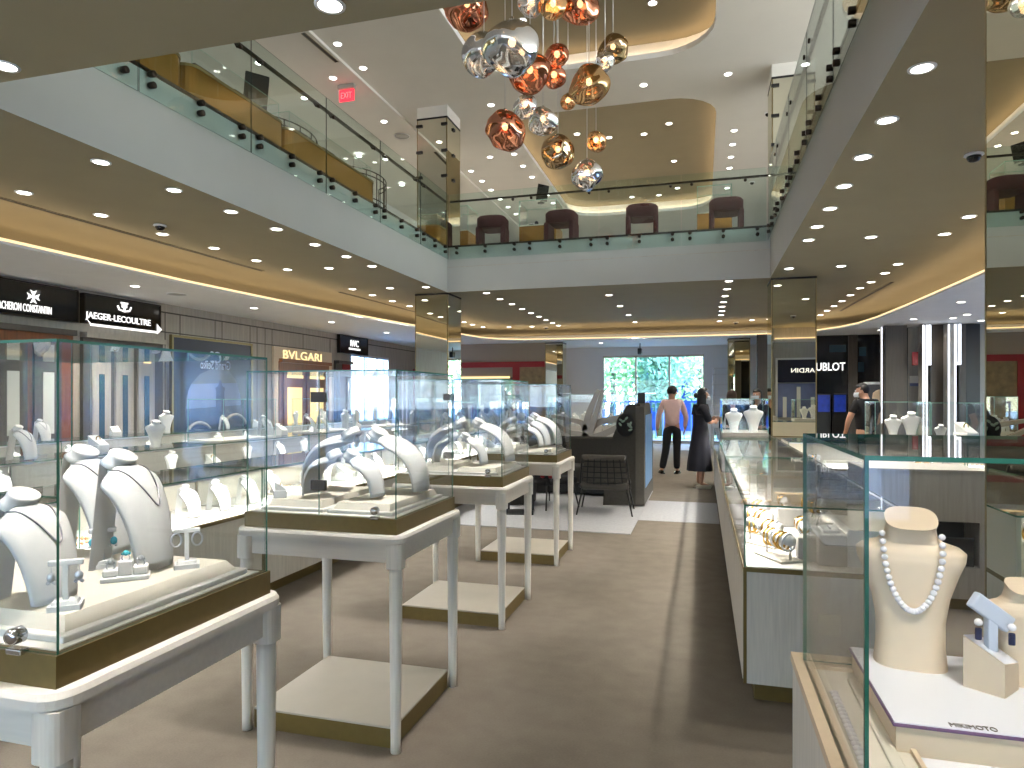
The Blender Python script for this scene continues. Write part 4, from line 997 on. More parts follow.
# storage cabinet behind the near case
x0, x1 = aty(862, 500, 5.4).x, aty(985, 500, 5.4).x
t = thing('storage_cabinet', 'grey wood storage cabinet with dark open niche behind the pearl case', 'cabinet', ((x0+x1)/2, 5.4, 0)); w = (x1-x0)/2
MB().box(-w, 0, .3, .03, .5, .97).box(.03, 0, .62, w, .5, .97).box(.03, .45, .3, w, .5, .62).box(w-.03, 0, .3, w, .45, .62).box(-w, 0, .08, w, .5, .3).build('carcass', 'grey_wood', t)
MB().box(.035, .3, .3, w-.03, .44, .615).build('niche', 'black', t); MB().box(.05, .05, .3, w-.05, .28, .45).box(.05, .05, .45, w-.05, .06, .5).build('tray', 'black', t)
MB().box(-w, -.006, .98-.01, w, .5, .985).build('top_board', 'grey_wood', t); MB().box(-w+.03, .03, 0, w-.03, .5, .08).build('kick', 'brass', t)

# ------------------------------------------------------------------ pearl case nearest on the right
KX0, KX1, KY0, KY1, KZ = .205, 1.35, .72, 1.70, .90
t = thing('counter_base', 'pale wood counter under the pearl showcase, nearest on the right', 'counter', ((KX0+KX1)/2, (KY0+KY1)/2, 0)); 
MB().box(KX0, KY0, .09, KX1, KY1, KZ-.02).build('cabinet', 'wood', t, True); MB().box(KX0+.04, KY0+.04, 0, KX1, KY1-.04, .09).build('kick', 'brass', t, True)
q = MB(); q.box(KX0-.004, KY0-.004, KZ-.02, KX0+.03, KY1+.004, KZ).box(KX0+.03, KY1-.03, KZ-.02, KX1, KY1+.004, KZ).box(KX0+.03, KY0-.004, KZ-.02, KX1, KY0+.03, KZ).build('rim', 'beige_leather', t, True)
MB().box(KX0+.03, KY0+.03, KZ-.02, KX1, KY1-.03, KZ-.012).build('deck', 'white_gloss', t, True)
GX0, GX1, GY0, GY1, GZ = .222, 1.33, 1.053, 1.66, 1.41
t = thing('glass_showcase', 'large frameless glass showcase over the pearl displays, nearest on the right', 'showcase', ((GX0+GX1)/2, (GY0+GY1)/2, KZ)); e = .007
MB().pane(GX0, GY0, KZ, GX1, GY0+e, GZ).build('glass_front', ['glass', 'edge_teal'], t, True)
MB().pane(GX0, GY1-e, KZ, GX1, GY1, GZ).build('glass_back', ['glass', 'edge_teal'], t, True)
for x in (GX0, GX1-e): MB().pane(x, GY0+e, KZ, x+e, GY1-e, GZ).build('glass_side', ['glass', 'edge_teal'], t, True)
MB().pane(GX0, GY0, GZ, GX1, GY1, GZ+e).build('glass_lid', ['glass', 'edge_teal'], t, True)
# tray with pearl strand
TZ = KZ
a, b2 = atz(805, 668, KZ), atz(850, 655, KZ)
t = thing('jewellery_tray', 'long cream tray sunk at the left edge of the pearl case', 'tray', (.29, 1.36, KZ-.011))
MB().box(-.055, -.27, 0, .055, .27, .004).build('bed', 'cream', t)
MB().box(-.06, -.275, 0, -.052, .275, .012).box(.052, -.275, 0, .06, .275, .012).box(-.052, .267, 0, .052, .275, .012).box(-.052, -.275, 0, .052, -.267, .012).build('frame', 'beige_leather', t)
MB().rbox(.008, -.26, .003, .03, .22, .01, .003).build('divider', 'cream', t)
p0, p1 = atz(834, 692, KZ), atz(866, 768, KZ)
t = thing('pearl_strand', 'silver pearl strand lying in the long cream tray', 'necklace', (p0.x, p0.y, KZ-.004))
for k in range(26):
    f = k/18; q = p0.lerp(p1, f) - p0; 
    if q.y + p0.y < 1.07: break
    MB().ball((q.x, q.y, .003), .0052, 0, 2, (1.7,.8,1)).build('pearl', 'pearl', t)
# white display board, with lettering
BZ = KZ+.045
c1, c2, c3 = atz(847, 646, BZ), atz(893, 722, BZ), atz(1024, 746, BZ)
bx0, by0, by1 = c2.x, c2.y, c1.y
t = thing('display_riser', 'glossy white display board with purple edge carrying the pearl bust', 'display riser', ((bx0+1.2)/2, (by0+by1)/2, KZ-.012))
MB().box(bx0+.006, by0+.006, KZ-.012, 1.2, by1-.004, BZ-.008).build('body', 'beige_leather', t, True)
MB().rbox(bx0, by0, BZ-.008, 1.21, by1, BZ-.002, .002).build('purple_edge', 'purple_edge', t, True); MB().box(bx0+.003, by0+.003, BZ-.002, 1.207, by1-.003, BZ).build('top', 'white_gloss', t, True)
m1, m2 = atz(949, 724, BZ), atz(998, 731, BZ)
text('lettering', 'MIKIMOTO', 'dark_wood', t, Vector(((m1.x+m2.x)/2, (m1.y+m2.y)/2, BZ+.0006)) - t.location, (0,0,0), (m2-m1).length, .015, .001)
# bust with pearls
pb = atz(914, 668, BZ); ang = math.atan2(-pb.y, -pb.x) + PI/2 + .12
BUST_B.put((pb.x, pb.y+.03, BZ), ang, 'beige leather bust wearing a pearl necklace, in the nearest right showcase', 'beige busts in the pearl case')
bl = Vector((pb.x, pb.y+.03, BZ)); R3 = Matrix.Rotation(ang, 3, 'Z')
t = thing('pearl_necklace', 'white pearl necklace hung round the beige bust', 'necklace', bl, ang)
N = 31
for k in range(N):
    f = k/(N-1)*2-1                                # -1..1 left to right
    x = .063*math.copysign(abs(f)**.55, f) if abs(f) < .999 else .063*f
    z = .152 + (.275-.152)*abs(f)**2.1
    a = math.asin(max(-1, min(1, f))); x = .064*math.sin(a*.98)**1 if True else x
    x = .053*math.sin(f*PI/2); z = .122 + .150*(1-math.cos(f*PI/2))**.95
    y = -(.047 + .004) + .030*max(0, (z-.235)/.05) 
    MB().ball((x, y-.002, z), .0066, 0, 2).build('pearl', 'pearl', t)
# pearl earring block
pk = atz(993, 690, BZ); t = thing('earring_stand', 'beige house shaped earring block with silver T post, right in the pearl case', 'earring stand', (pk.x+.0, pk.y+.01, BZ), .35)
hh = .034
MB().add([(-hh,-hh,0),(hh,-hh,0),(hh,hh,0),(-hh,hh,0),(-hh,-hh,.062),(hh,-hh,.05),(hh,hh,.085),(-hh,hh,.097)], [(0,3,2,1),(0,1,5,4),(1,2,6,5),(2,3,7,6),(3,0,4,7)], 0).add([(-hh,-hh,.0625),(hh,-hh,.0505),(hh,hh,.0855),(-hh,hh,.0975)], [(0,1,2,3)], 0).xf(Matrix.Rotation(.55,4,'Z')).build('block', 'beige_leather', t)
MB().add([(-hh,-hh,.0635),(hh,-hh,.0515),(hh,hh,.0865),(-hh,hh,.0985)], [(0,1,2,3)], 0).xf(Matrix.Rotation(.55,4,'Z')).build('top_pad', 'white_gloss', t)
MB().rbox(-.01, -.007, .07, .01, .007, .135, .002).build('post', 'foam', t)
MB().rbox(-.045, -.008, -.016, .045, .008, .016, .003).xf(Matrix.Translation((0,0,.145)) @ Matrix.Rotation(.62,4,'Y')).build('crossbar', 'foam', t)
for s_, nm in ((-1, 'left'), (1, 'right')):
    q = Vector((pk.x, pk.y+.01, BZ)) + Vector((s_*.026, -.016*(1 if s_ < 0 else 1.4), .128 if s_ < 0 else .125))
    e_ = thing('earring', 'pearl and dark stone drop earring, %s one on the beige block' % nm, 'earring', q, 0, 'pearl drop earrings')
    MB().ball((0,0,0), .0075, 0, 2).build('pearl', 'pearl', e_); MB().rbox(-.006, -.003, -.034, .006, .003, -.01, .003).build('stone', 'sapphire', e_)
p2 = atz(1030, 690, BZ); BUST_B.put((p2.x, p2.y+.04, BZ), .1, 'beige leather bust cut by the photo right edge, pearl case', 'beige busts in the pearl case', .62)
spot('showcase_fill', (.75, .2, 3.3), 95, (1, .93, .86), 36, .7, .04, (.46, 0, 0))  # added spot without a fitting, lights the pearl bust from the front

# ------------------------------------------------------------------ left wall: signs, shopfronts, painted reflection
WF = WX0 + .012
def yz(px, py): p = atx(px, py, WF); return p.y, p.z
def sign_box(label, y0, y1, z0, z1, mat='black_gloss', frame='dark_bronze', th=.08):
    t = thing('shop_sign', label, 'sign', (WF, (y0+y1)/2, (z0+z1)/2)); w, h = (y1-y0)/2, (z1-z0)/2
    MB().rbox(0, -w, -h, th, w, h, .006).build('panel', mat, t)
    MB().box(0, -w-.02, h, th+.01, w+.02, h+.02).box(0, -w-.02, -h-.02, th+.01, w+.02, -h).box(0, -w-.02, -h, th+.01, -w, h).box(0, w, -h, th+.01, w+.02, h).build('frame', frame, t)
    return t
y1, zt = yz(74, 292); _, zb_ = yz(74, 323)
ya, _ = yz(1, 310); yb, _ = yz(61, 314); yb -= .22; lw_ = (yb-ya)*1.22
t = sign_box('black lit shop sign reading VACHERON CONSTANTIN, cut by the photo left edge', yb-lw_-.25, y1-.02, zb_+.02, zt)
_, zl = yz(30, 309)
text('lettering', 'VACHERON CONSTANTIN', 'sign_white', t, (.086, yb-lw_/2-t.location.y, zl-t.location.z), ROT_XP, lw_, .105, .008)
yc, zc = yz(28.5, 297)
q = MB()
for k in range(4):
    q.add([(.083,0,.012),(.083,.045,.10),(.083,0,.075),(.083,-.045,.10)], [(0,1,2,3)], 0) if False else None
    v = [Matrix.Rotation(k*PI/2, 4, 'X') @ Vector(p) for p in ((.09,-.012,.015),(.09,-.05,.095),(.09,0,.07),(.09,.05,.095),(.09,.012,.015))]; q.add(v, [(4,3,2,1,0)], 0)
q.add([(.09,.015*math.cos(a),.015*math.sin(a)) for a in [2*PI*i/10 for i in range(10)]], [tuple(range(10))], 0).xf(Matrix.Translation((0, yc-t.location.y, zc-t.location.z))).build('emblem', 'sign_white', t)
y0, zt = yz(79, 294); y1, _ = yz(156, 304); _, zb_ = yz(157, 331)
t = sign_box('black lit shop sign reading JAEGER-LECOULTRE', y0+.03, y1, zb_, zt)
ya, zl = yz(87, 317); yb, _ = yz(151, 321)
text('lettering', 'JAEGER-LECOULTRE', 'sign_white', t, (.086, (ya+yb)/2-.1-t.location.y, zl-t.location.z+.01), ROT_XP, yb-ya, .13, .012)
z_ = zl-.135-t.location.z; u0, u1 = ya-.02-t.location.y, yb+.03-t.location.y
MB().box(.082, u0, z_, .094, u1, z_+.035).add([(.094,u1,z_-.02),(.094,u1+.11,z_+.07),(.094,u1,z_+.16)], [(0,1,2)], 0).add([(.094,u0,z_),(.094,u0-.07,z_+.1),(.094,u0,z_+.04)], [(2,1,0)], 0).build('underline', 'sign_white', t)
yc, zc = yz(120, 308); yc -= t.location.y; zc -= t.location.z
q = MB(); q.tube([(.09, yc-.13, zc+.02), (.09, yc-.1, zc-.04), (.09, yc, zc-.06), (.09, yc+.1, zc-.04), (.09, yc+.13, zc+.02)], .014, 6); q.box(.084, yc-.02, zc-.06, .094, yc+.02, zc+.08).box(.084, yc-.07, zc+.06, .094, yc+.07, zc+.085).box(.084, yc-.05, zc-.0, .094, yc-.03, zc+.06).box(.084, yc+.03, zc, .094, yc+.05, zc+.06); q.build('emblem', 'sign_white', t)
y0, zt = yz(337.5, 335); y1, _ = yz(365, 338); _, zb_ = yz(338, 352)
t = sign_box('small black lit shop sign reading IWC', y0, y1, zb_, zt)
text('lettering', 'IWC', 'sign_white', t, (.086, 0, .05), ROT_XP, .42, .17, .012); text('lettering', 'SCHAFFHAUSEN', 'sign_white', t, (.086, 0, -.1), ROT_XP, .6, .05, .012)
# portals under the signs
def shopfront(label, px0, px1, ztop, zbot, body, glow, nbay, lit, inset_mat='dark_wood'):
    y0, _ = yz(px0, 380); y1, _ = yz(px1, 380); t = thing('shopfront', label, 'shopfront', (WF, (y0+y1)/2, 0)); w = (y1-y0)/2
    MB().box(0, -w, 0, .06, w, ztop).build('panel', body, t)
    MB().box(0, -w, ztop, .14, w, ztop+.08).build('lintel', inset_mat, t)
    for k in range(nbay):
        a = -w + .12 + k*(2*w-.24)/nbay; b2 = a + (2*w-.24)/nbay - .1
        wn = MB().box(.06, a, zbot, .10, b2, ztop-.18).build('display_window', inset_mat, t)
        if lit: MB().box(.10, a+.12, zbot+.18, .108, b2-.12, ztop-.55).build('lit_niche', glow, wn)
        if lit: MB().box(.10, a+.1, ztop-.34, .125, b2-.1, ztop-.27).build('light_strip', 'sign_warm', wn)
    return t
P('niche_glow', (238, 206, 138), .6, emit=(250, 214, 140), estr=.7)
P('niche_pale', (205, 204, 196), .6, emit=(230, 224, 204), estr=.08)
_, zb = yz(300, 405); _, ztp = yz(300, 364)
t = shopfront('orange wood shop portal with two glowing niches', 277, 327, ztp, .6, 'brown_wood', 'niche_glow', 2, True, 'brown_wood')
y0, zt = yz(272, 346); y1, _ = yz(330, 353); _, z0 = yz(300, 363)
t = thing('shop_sign', 'pale shop fascia with warm lit letters BVLGARI', 'sign', (WF, (y0+y1)/2, z0)); w = (y1-y0)/2
MB().box(0, -w, 0, .05, w, zt-z0).box(0, -w, -z0, .05, -w+.16, 0).box(0, w-.3, -z0, .05, w, 0).build('panel', 'beige_leather', t)
ya, zl = yz(281, 355.5); yb, _ = yz(319.5, 357)
text('lettering', 'BVLGARI', 'sign_warm', t, (.056, (ya+yb)/2-t.location.y, zl-z0+.03), ROT_XP, yb-ya, .19, .01)
_, ztp = yz(40, 327)
shopfront('dark brown shopfront under the leftmost black sign', -60, 70, 2.4, .8, 'brown_wood', 'niche_pale', 3, True, 'dark_wood')
shopfront('pale and dark shopfront under the second black sign', 80, 160, 2.4, .4, 'dark_wood', 'teal_dark', 3, True, 'stone_wall')
shopfront('dark shopfront under the small black sign', 334, 349, 2.35, .3, 'dark_wood', 'niche_pale', 1, False)
y0, z0 = yz(348, 366); t = thing('shop_emblem', 'white crescent emblem on the dark shop panel beside the blue window', 'emblem', (WF+.065, yz(344,382)[0], yz(344,386)[1]))
MB().tube([(.01, .09*math.sin(a)*.8, .17*math.cos(a)) for a in [math.radians(10+17*i) for i in range(11)]], [.012+.012*math.sin(i/10*PI) for i in range(11)], 6).build('crescent', 'sign_white', t)
t = thing('wall_panel', 'tall red lacquer panel strip beside the left end of the hall', 'panel', (WF, yz(416,365)[0], 1.2)); MB().box(0, -.25, 0, .05, .25, 1.2).build('panel', 'red_lacquer', t)
t = thing('wall_panel', 'small red panel above the dark shop panel', 'panel', (WF+.07, yz(344,367)[0], 2.2)); MB().box(0, -.2, 0, .02, .2, .18).build('panel', 'red_lacquer', t)
# mirror image of a lighthouse advert, painted as a flat panel
y0, zt = yz(171, 337); y1, _ = yz(249, 346); t = thing('poster_reflection', 'large dark navy painted reflection of a domed lighthouse scene with reversed pale lettering', 'poster_reflection', (WF, (y0+y1)/2, .5)); w = (y1-y0)/2; H = zt-.5
MB().box(0, -w, 0, .04, w, H).build('panel', 'poster_navy', t)
MB().box(0, -w-.04, H, .06, w+.04, H+.04).box(0, -w-.04, 0, .06, -w, H).box(0, w, 0, .06, w+.04, H).build('frame', 'bronze_edge', t)
def pp(px, py): a, b2 = yz(px, py); return (a-t.location.y, b2-.5)
def poly_px(pts, x, name, mat): 
    return MB().add([(x,)+pp(*p) for p in pts], [tuple(range(len(pts)))], 0).build(name, mat, t)
dome = [(185,431),(183,410),(184,398),(189,384),(198,374),(209,369),(218,368.5),(227,371),(234,380),(238,392),(239,405),(240,431)]
poly_px(dome, .045, 'dome_sky', 'poster_dome'); poly_px([(185,430),(184,408),(186,391),(189,384),(234.5,383),(238,394),(239.5,410),(240,430)], .047, 'sky', 'poster_sky')
poly_px([(185,432),(184,409),(239,405),(240,432)], .049, 'sea', 'poster_sea')
poly_px([(213,424),(214,391),(213,388),(216,386),(217,380.5),(219,380),(220,386),(223,388),(222,392),(223.5,424)], .051, 'lighthouse', 'poster_tower')
poly_px([(185,432),(205,432),(214,426),(222,423),(232,418),(240,416),(242,432)], .053, 'rocks', 'poster_dark')
for (cx, cy, r) in ((197, 434, 12), (233, 424, 10)):
    MB().tube([(.056,)+pp(cx + r*math.cos(a), cy + r*.95*math.sin(a)) for a in [PI*i/10+PI for i in range(11)]], .03, 6).build('wheel_arc', 'stone_wall', t)
a_, b2 = pp(213, 365); c_ = pp(198, 365)[0]; d_ = pp(228, 367)[0]
text('lettering', 'Grand Seiko', 'foam', t, (.05, (c_+d_)/2, b2), ROT_XP, d_-c_, .17, .01, True)
a_, b2 = pp(213.5, 357.5); text('lettering', 'GS', 'foam', t, (.05, a_, b2), ROT_XP, .3, .22, .01, True)
# ------------------------------------------------------------------ back-left red framed portal
YR = 19.5
t = thing('shop_portal', 'beige shop wall with red lacquer frame and patterned gold panel, back left', 'shopfront', (-5.8, YR, 0))
def rp(px, py): p = aty(px, py, YR); return p.x+5.8, p.z
xl = rp(440,350)[0]; xr = rp(545,350)[0]
MB().box(xl, .02, 0, xr, .4, ZS).build('wall', 'taupe', t)
zt_, zb_ = rp(500,362)[1], rp(500,367.5)[1]
fr = MB().box(xl, -.06, zb_, xr, .02, zt_).build('red_frame', 'red_lacquer', t); xa, xb = rp(513,380)[0], rp(520,380)[0]
MB().box(xa, -.06, 0, xb, .02, zb_).build('red_post', 'red_lacquer', t)
MB().box(xb, -.02, 0, xr, .02, zb_).build('gold_panel', 'dull_gold', t); MB().box(xl, -.01, .3, xa, .02, zb_-.3).build('recess', 'dark_wood', t); MB().box(xl, -.03, zb_-.33, xa-.1, .0, zb_-.27).build('light_strip', 'sign_warm', t)
# ------------------------------------------------------------------ far right: black watch shop, pillars, pylons
YH = 19.3
def hp(px, py, Y=YH): p = aty(px, py, Y); return p.x, p.z
t = thing('shopfront', 'black shopfront with white lit letters HUBLOT', 'shopfront', (3.4, YH, 0)); x0, x1 = 1.6, hp(884,360)[0]
MB().box(x0-3.4, 0, 0, x1-3.4, .3, ZS).build('wall', 'black_gloss', t)
xa, xb = hp(848,350)[0]-3.4, hp(857,350)[0]-3.4; MB().box(xa, -.06, 0, xb, 0, ZS).build('pillar', 'dark_wood', t)
x, z = hp(845,366.5); xu, _ = hp(816,366); cw = (x-xu)/5*6.15
text('lettering', 'HUBLOT', 'sign_white', t, (x-3.4-cw/2, -.03, z), ROT_YN, cw, .21, .04)
for (a, b2, c2, d) in ((829,345,846,352),(859,347,866,356),(858,362,864,372)):
    u0, z1 = hp(a, b2); u1, z0 = hp(c2, d); MB().box(u0-3.4, -.012, z0, u1-3.4, 0, z1).build('glass_panel', 'teal_dark', t)
for (a, b2, c2, d, nm) in ((818,395,830,412,'left'),(834,395,846,412,'right')):
    u0, z1 = hp(a, b2, 18.6); u1, z0 = hp(c2, d, 18.6); s_ = thing('video_screen', 'glowing blue video screen before the black shopfront, %s one' % nm, 'screen', ((u0+u1)/2, 18.6, 0)); w = (u1-u0)/2
    MB().rbox(-w, 0, z0, w, .05, z1, .01).build('screen', 'screen_blue', s_); MB().rbox(-w-.03, .02, 0, w+.03, .12, z1+.03, .01).build('cabinet', 'black', s_)
u0, z1 = hp(863, 382, 17.5); u1, z0 = hp(884, 425, 17.5); s_ = thing('framed_picture', 'white framed lit panel behind the man in black', 'screen', ((u0+u1)/2, 17.5, 0)); w = (u1-u0)/2
MB().rbox(-w, 0, 0, w, .08, z1, .04).build('frame', 'white_wall', s_); MB().rbox(-w+.06, -.012, .5, w-.06, 0, z1-.06, .02).build('picture', 'poster_dome', s_); MB().ball((.12,-.012,z1-.35), .16, 0, 2, (1,.05,1.1)).build('face_shape', 'beige_leather', s_)
u, z1 = hp(883.5, 335, 17.3); s_ = thing('light_line', 'thin vertical white light line at the edge of the black shopfront', 'light', (u, 17.3, 0)); MB().box(-.03, 0, .9, .03, .05, ZS).build('tube', 'led_white', s_); MB().box(-.05, .05, 0, .05, .1, ZS).build('channel', 'fascia', s_)
YP = 17.0
def panel(px0, px1, mat, label, Y=YP, z1=ZS):
    a, b2 = aty(px0, 400, Y).x, aty(px1, 400, Y).x; s_ = thing('wall_panel', label, 'panel', ((a+b2)/2, Y, 0)); w = (b2-a)/2
    MB().box(-w, 0, 0, w, .2, z1).build('panel', mat, s_); MB().box(-w, -.004, 0, -w+.02, 0, z1).build('edge', 'black', s_)
panel(884.5, 907, 'dark_wood', 'dark brown wood wall panel right of the white light line')
panel(907, 923, 'grey_wood', 'grey niche wall between dark pillars', 17.6)
panel(930, 947, 'dark_wood', 'dark brown ribbed panel between the two white pylons')
panel(959, 966, 'dark_wood', 'narrow brown panel right of the second white pylon')
panel(966, 979, 'black', 'black pillar near the mirrored column')
panel(979, 1010, 'grey_wood', 'grey panel behind the mirrored column edge')
p = aty(914, 381, 17.588); s_ = thing('notice', 'small white notice on the grey niche wall', 'notice', p); MB().box(-.09, 0, -.12, .09, .01, .12).build('sheet', 'paper', s_); MB().box(-.09, -.004, -.12, .09, 0, -.05).build('band', 'poster_sky', s_)
def pylon(px0, px1, pstep, label):
    a, b2 = aty(px0, 400, YP-.32).x, aty(px1, 400, YP-.32).x; c2 = aty(pstep, 400, YP-.32).x; s_ = thing('light_pylon', label, 'light', (a, YP-.32, 0))
    MB().box(0, 0, 0, b2-a, .3, ZS-.02).build('body', 'grey_wood', s_); MB().box(b2-a, 0, 2.2, c2-a, .3, ZS-.02).build('step', 'white_wall', s_)
    for x in (0, b2-a-.03): MB().box(x, -.012, 0, x+.03, 0, ZS-.04).build('light_edge', 'led_white', s_)
    MB().box(b2-a, -.012, 2.2, c2-a, 0, 2.25).box(c2-a-.04, -.012, 2.25, c2-a, 0, ZS-.04).build('light_edge', 'led_white', s_)
pylon(922.5, 927.5, 931, 'white lit stepped pylon, left of the pair by the dark pillars'); pylon(948, 956, 961, 'white lit stepped pylon, right of the pair by the dark pillars')
for px in (934.5, 941.5, 895): spot('panel_wash', (aty(px, 335, YP-.12).x, YP-.14, 3.0), 6, (1, .92, .78), 60, .8, .02)
# sign behind, seen in the mirrored column
t = thing('shop_sign', 'navy shop sign reading ULYSSE NARDIN on the wall behind the near column', 'sign', (3.3, 3.41, 2.28)); MB().box(-1.15, 0, -.35, 1.15, .05, .32).build('panel', 'navy', t); MB().box(-1.2, 0, -1.6, -1.15, .07, .37).box(1.15, 0, -1.6, 1.2, .07, .37).box(-1.2, 0, .32, 1.2, .07, .37).build('frame', 'silver', t)
text('lettering', 'ULYSSE NARDIN', 'sign_white', t, (0, .06, 0), ROT_YP, 1.55, .13, .012)
t = thing('shop_window', 'lit shop window under the navy sign behind the near column', 'window', (3.3, 3.41, .9)); MB().box(-1.14, 0, 0, 1.14, .02, 1.0).build('back', 'poster_sky', t)
for k in range(6): MB().box(-1+k*.38, .02, 0, -.9+k*.38, .05, .6+.3*(k % 2)).build('display_post', 'niche_pale', t)
# ------------------------------------------------------------------ lounge
t = struct(MB().box(-3.3, 7.4, 0, -.75, 10.9, .008).build('trim_11', 'rug')); t = None
MBX = MB
lt = thing('lounge_booth', 'dark grey high backed lounge booth with tall slanted side wing', 'sofa', (-1.8, 10.6, 0))
MB().rbox(-1.1, .1, .05, .95, .3, .86, .03).build('back_panel', 'sofa_dark', lt)
def wing(x0, x1, name, mat):
    pr_ = [(-1.35,.03),(-1.35,1.36),(-1.25,1.42),(-.55,1.42),(-.3,1.38),(.3,.88),(.3,.03)]
    return MB().add([(x0,a,b2) for a,b2 in pr_] + [(x1,a,b2) for a,b2 in pr_], [tuple(range(7)), tuple(range(13,6,-1))] + [(i+7, (i+1)%7+7, (i+1)%7, i) for i in range(7)], 0).build(name, mat, lt)
wing(.93, 1.05, 'side_wing', 'sofa_grey')
fp = [aty(a, b2, 9.27) - lt.location for a, b2 in ((603,505),(606,462),(612,438),(618,424),(626,406),(630,404),(640,404),(640,505))]
MB().add([p for p in fp] + [p + Vector((0,.06,0)) for p in fp], [tuple(range(8))[::-1], tuple(range(8,16))] + [(i, (i+1)%8, (i+1)%8+8, i+8) for i in range(8)], 0).build('end_panel', 'sofa_dark', lt)
MB().rbox(-1.1, -.5, .2, .9, .1, .44, .05).build('seat_cushion', 'sofa_dark', lt)
MB().box(1.05, -1.2, .25, 1.056, .0, 1.25).build('outer_panel', 'window_reflect_blue', lt)  # window reflection on the wing, painted as a faintly glowing blue sheet
MB().rbox(-1.1, -.5, .03, .9, .1, .2, .02).build('base', 'black', lt)
t = thing('throw_cushion', 'dark patterned cushion leaning inside the booth wing', 'cushion', (-1.0, 9.2, 1.12), PI/2)
MB().ball((0,0,0), .16, 0, 3, (.35,.8,1)).build('cushion', 'black_cloth', t)
rc = random.Random(4)
for k in range(9): MB().ball((0,0,0), .03, 0, 2, (.12,1,.5)).xf(Matrix.Translation((-.05-.008*rc.random(), rc.uniform(-.09,.09), rc.uniform(-.11,.11))) @ Matrix.Rotation(rc.uniform(0,3), 4, 'X')).build('leaf_motif', 'motif', t)
p = aty(633, 403, 9.3); t = thing('phone', 'small black device standing on the booth wing', 'device', (-.8, 9.35, 1.42)); MB().rbox(-.05, -.02, 0, .05, .02, .14, .005).build('body', 'black', t); MB().box(.05, -.02, .125, .2, .02, .135).build('arm', 'chrome', t)
# wire lounge chair seen from behind
t = thing('lounge_chair', 'black wire mesh lounge chair seen from behind, before the grey booth', 'chair', (-1.2, 8.72, 0), .06)
q = MB(); g_ = MB()
def bk(u, v): w = .27 + .07*(1-v)*0 + .05*(1-v); return Vector(((u*2-1)*w, -.22 - .14*v + .05*abs(u*2-1)**2, .34 + .42*v))
fr = [bk(0,0)] + [bk(0, i/6) for i in range(1,7)] + [bk(i/8, 1) for i in range(1,9)] + [bk(1, 1-i/6) for i in range(1,7)]
MB().tube(fr, .013, 8).build('back_frame', 'black', t)
for i in range(1, 7): g_.tube([bk(i/7, k/6) for k in range(7)], .008, 5)
for k in range(1, 6): g_.tube([bk(i/8, k/6) for i in range(9)], .008, 5)
g_.build('mesh', 'black', t); MB().grid(lambda u, v: bk(.04+.92*u, .03+.94*v) + Vector((0,.03,0)), 8, 8).build('back_cushion', 'sofa_grey', t)
MB().rbox(-.31, -.24, .32, .31, .34, .42, .04).build('seat', 'sofa_dark', t); MB().rbox(-.27, -.38, .72, .27, -.33, .78, .02).build('headrest', 'sofa_grey', t)
for sx, sy in ((-1,-1),(1,-1),(-1,1),(1,1)): MB().tube([(sx*.28, sy*.24+.02, .33), (sx*.35, sy*.3+.02, 0)], [.014, .009], 8).build('leg', 'black', t)
t = thing('lounge_chair', 'second black wire lounge chair half hidden by the farthest display table', 'chair', (-2.05, 9.0, 0), -.7)
MB().rbox(-.3, -.24, .32, .3, .32, .42, .04).build('seat', 'black_cloth', t); MB().grid(lambda u, v: bk(u, v), 8, 6).build('backrest', 'black_cloth', t)
for sx, sy in ((-1,-1),(1,-1),(-1,1),(1,1)): MB().tube([(sx*.27, sy*.22+.02, .33), (sx*.33, sy*.28+.02, 0)], [.014, .009], 8).build('leg', 'black', t)
t = thing('handbag', 'small red bag on the dark lounge chair', 'bag', (-1.98, 8.72, .42)); MB().rbox(-.09, -.05, 0, .09, .05, .16, .03).build('body', 'red_lacquer', t); MB().tube([(-.05,0,.15),(-.04,0,.24),(.04,0,.24),(.05,0,.15)], .008, 6).build('handle', 'red_lacquer', t)
p = atz(517, 515, 0); t = thing('side_table', 'low black side table with open square frame on the rug', 'table', (p.x, p.y+.15, 0), .2)
q = MB()
for (x, y) in ((-.16,-.16),(.16,-.16),(.16,.16),(-.16,.16)): q.box(x-.014, y-.014, 0, x+.014, y+.014, .5)
q.build('frame', 'black', t); MB().box(-.18,-.18,0,.18,.18,.02).build('base', 'black', t); MB().rbox(-.2,-.2,.5,.2,.2,.525,.006).build('top', 'black_gloss', t)
t = thing('ottoman', 'round dark quilted ottoman behind the side table', 'ottoman', (-2.6, 9.2, 0)); MB().lathe([(.3,0),(.34,.04),(.35,.3),(.3,.38),(.1,.4)], 24).build('body', 'sofa_dark', t); MB().lathe([(.28,-.0),(.28,.01)], 20).build('base', 'black', t)
# sculpture
YS = 12.4
def sp(px, py, Y=YS): return aty(px, py, Y)
t = thing('sculpture', 'large pale bronze branching sculpture behind the grey lounge booth', 'sculpture', (sp(588,440).x, YS, 0))
def beam(pts, w0, w1, th=.1):
    P3 = [Vector(p) - t.location for p in pts]; q = MB(); vs = []; fs = []; n_ = len(P3)
    for i, p in enumerate(P3):
        tg = (P3[min(i+1,n_-1)] - P3[max(i-1,0)]).normalized(); sd = tg.cross(Vector((0,1,0))).normalized(); w = (w0 + (w1-w0)*i/(n_-1))/2
        for a, b2 in ((-1,-1),(1,-1),(1,1),(-1,1)): vs.append(p + sd*w*a + Vector((0,th/2*b2,0)))
    for i in range(n_-1):
        for k in range(4): l = (k+1) % 4; fs.append((i*4+k, i*4+l, i*4+4+l, i*4+4+k))
    fs += [(3,2,1,0), tuple((n_-1)*4+k for k in range(4))]
    q.add(vs, fs, 0); q.build('branch', 'sculpture', t)
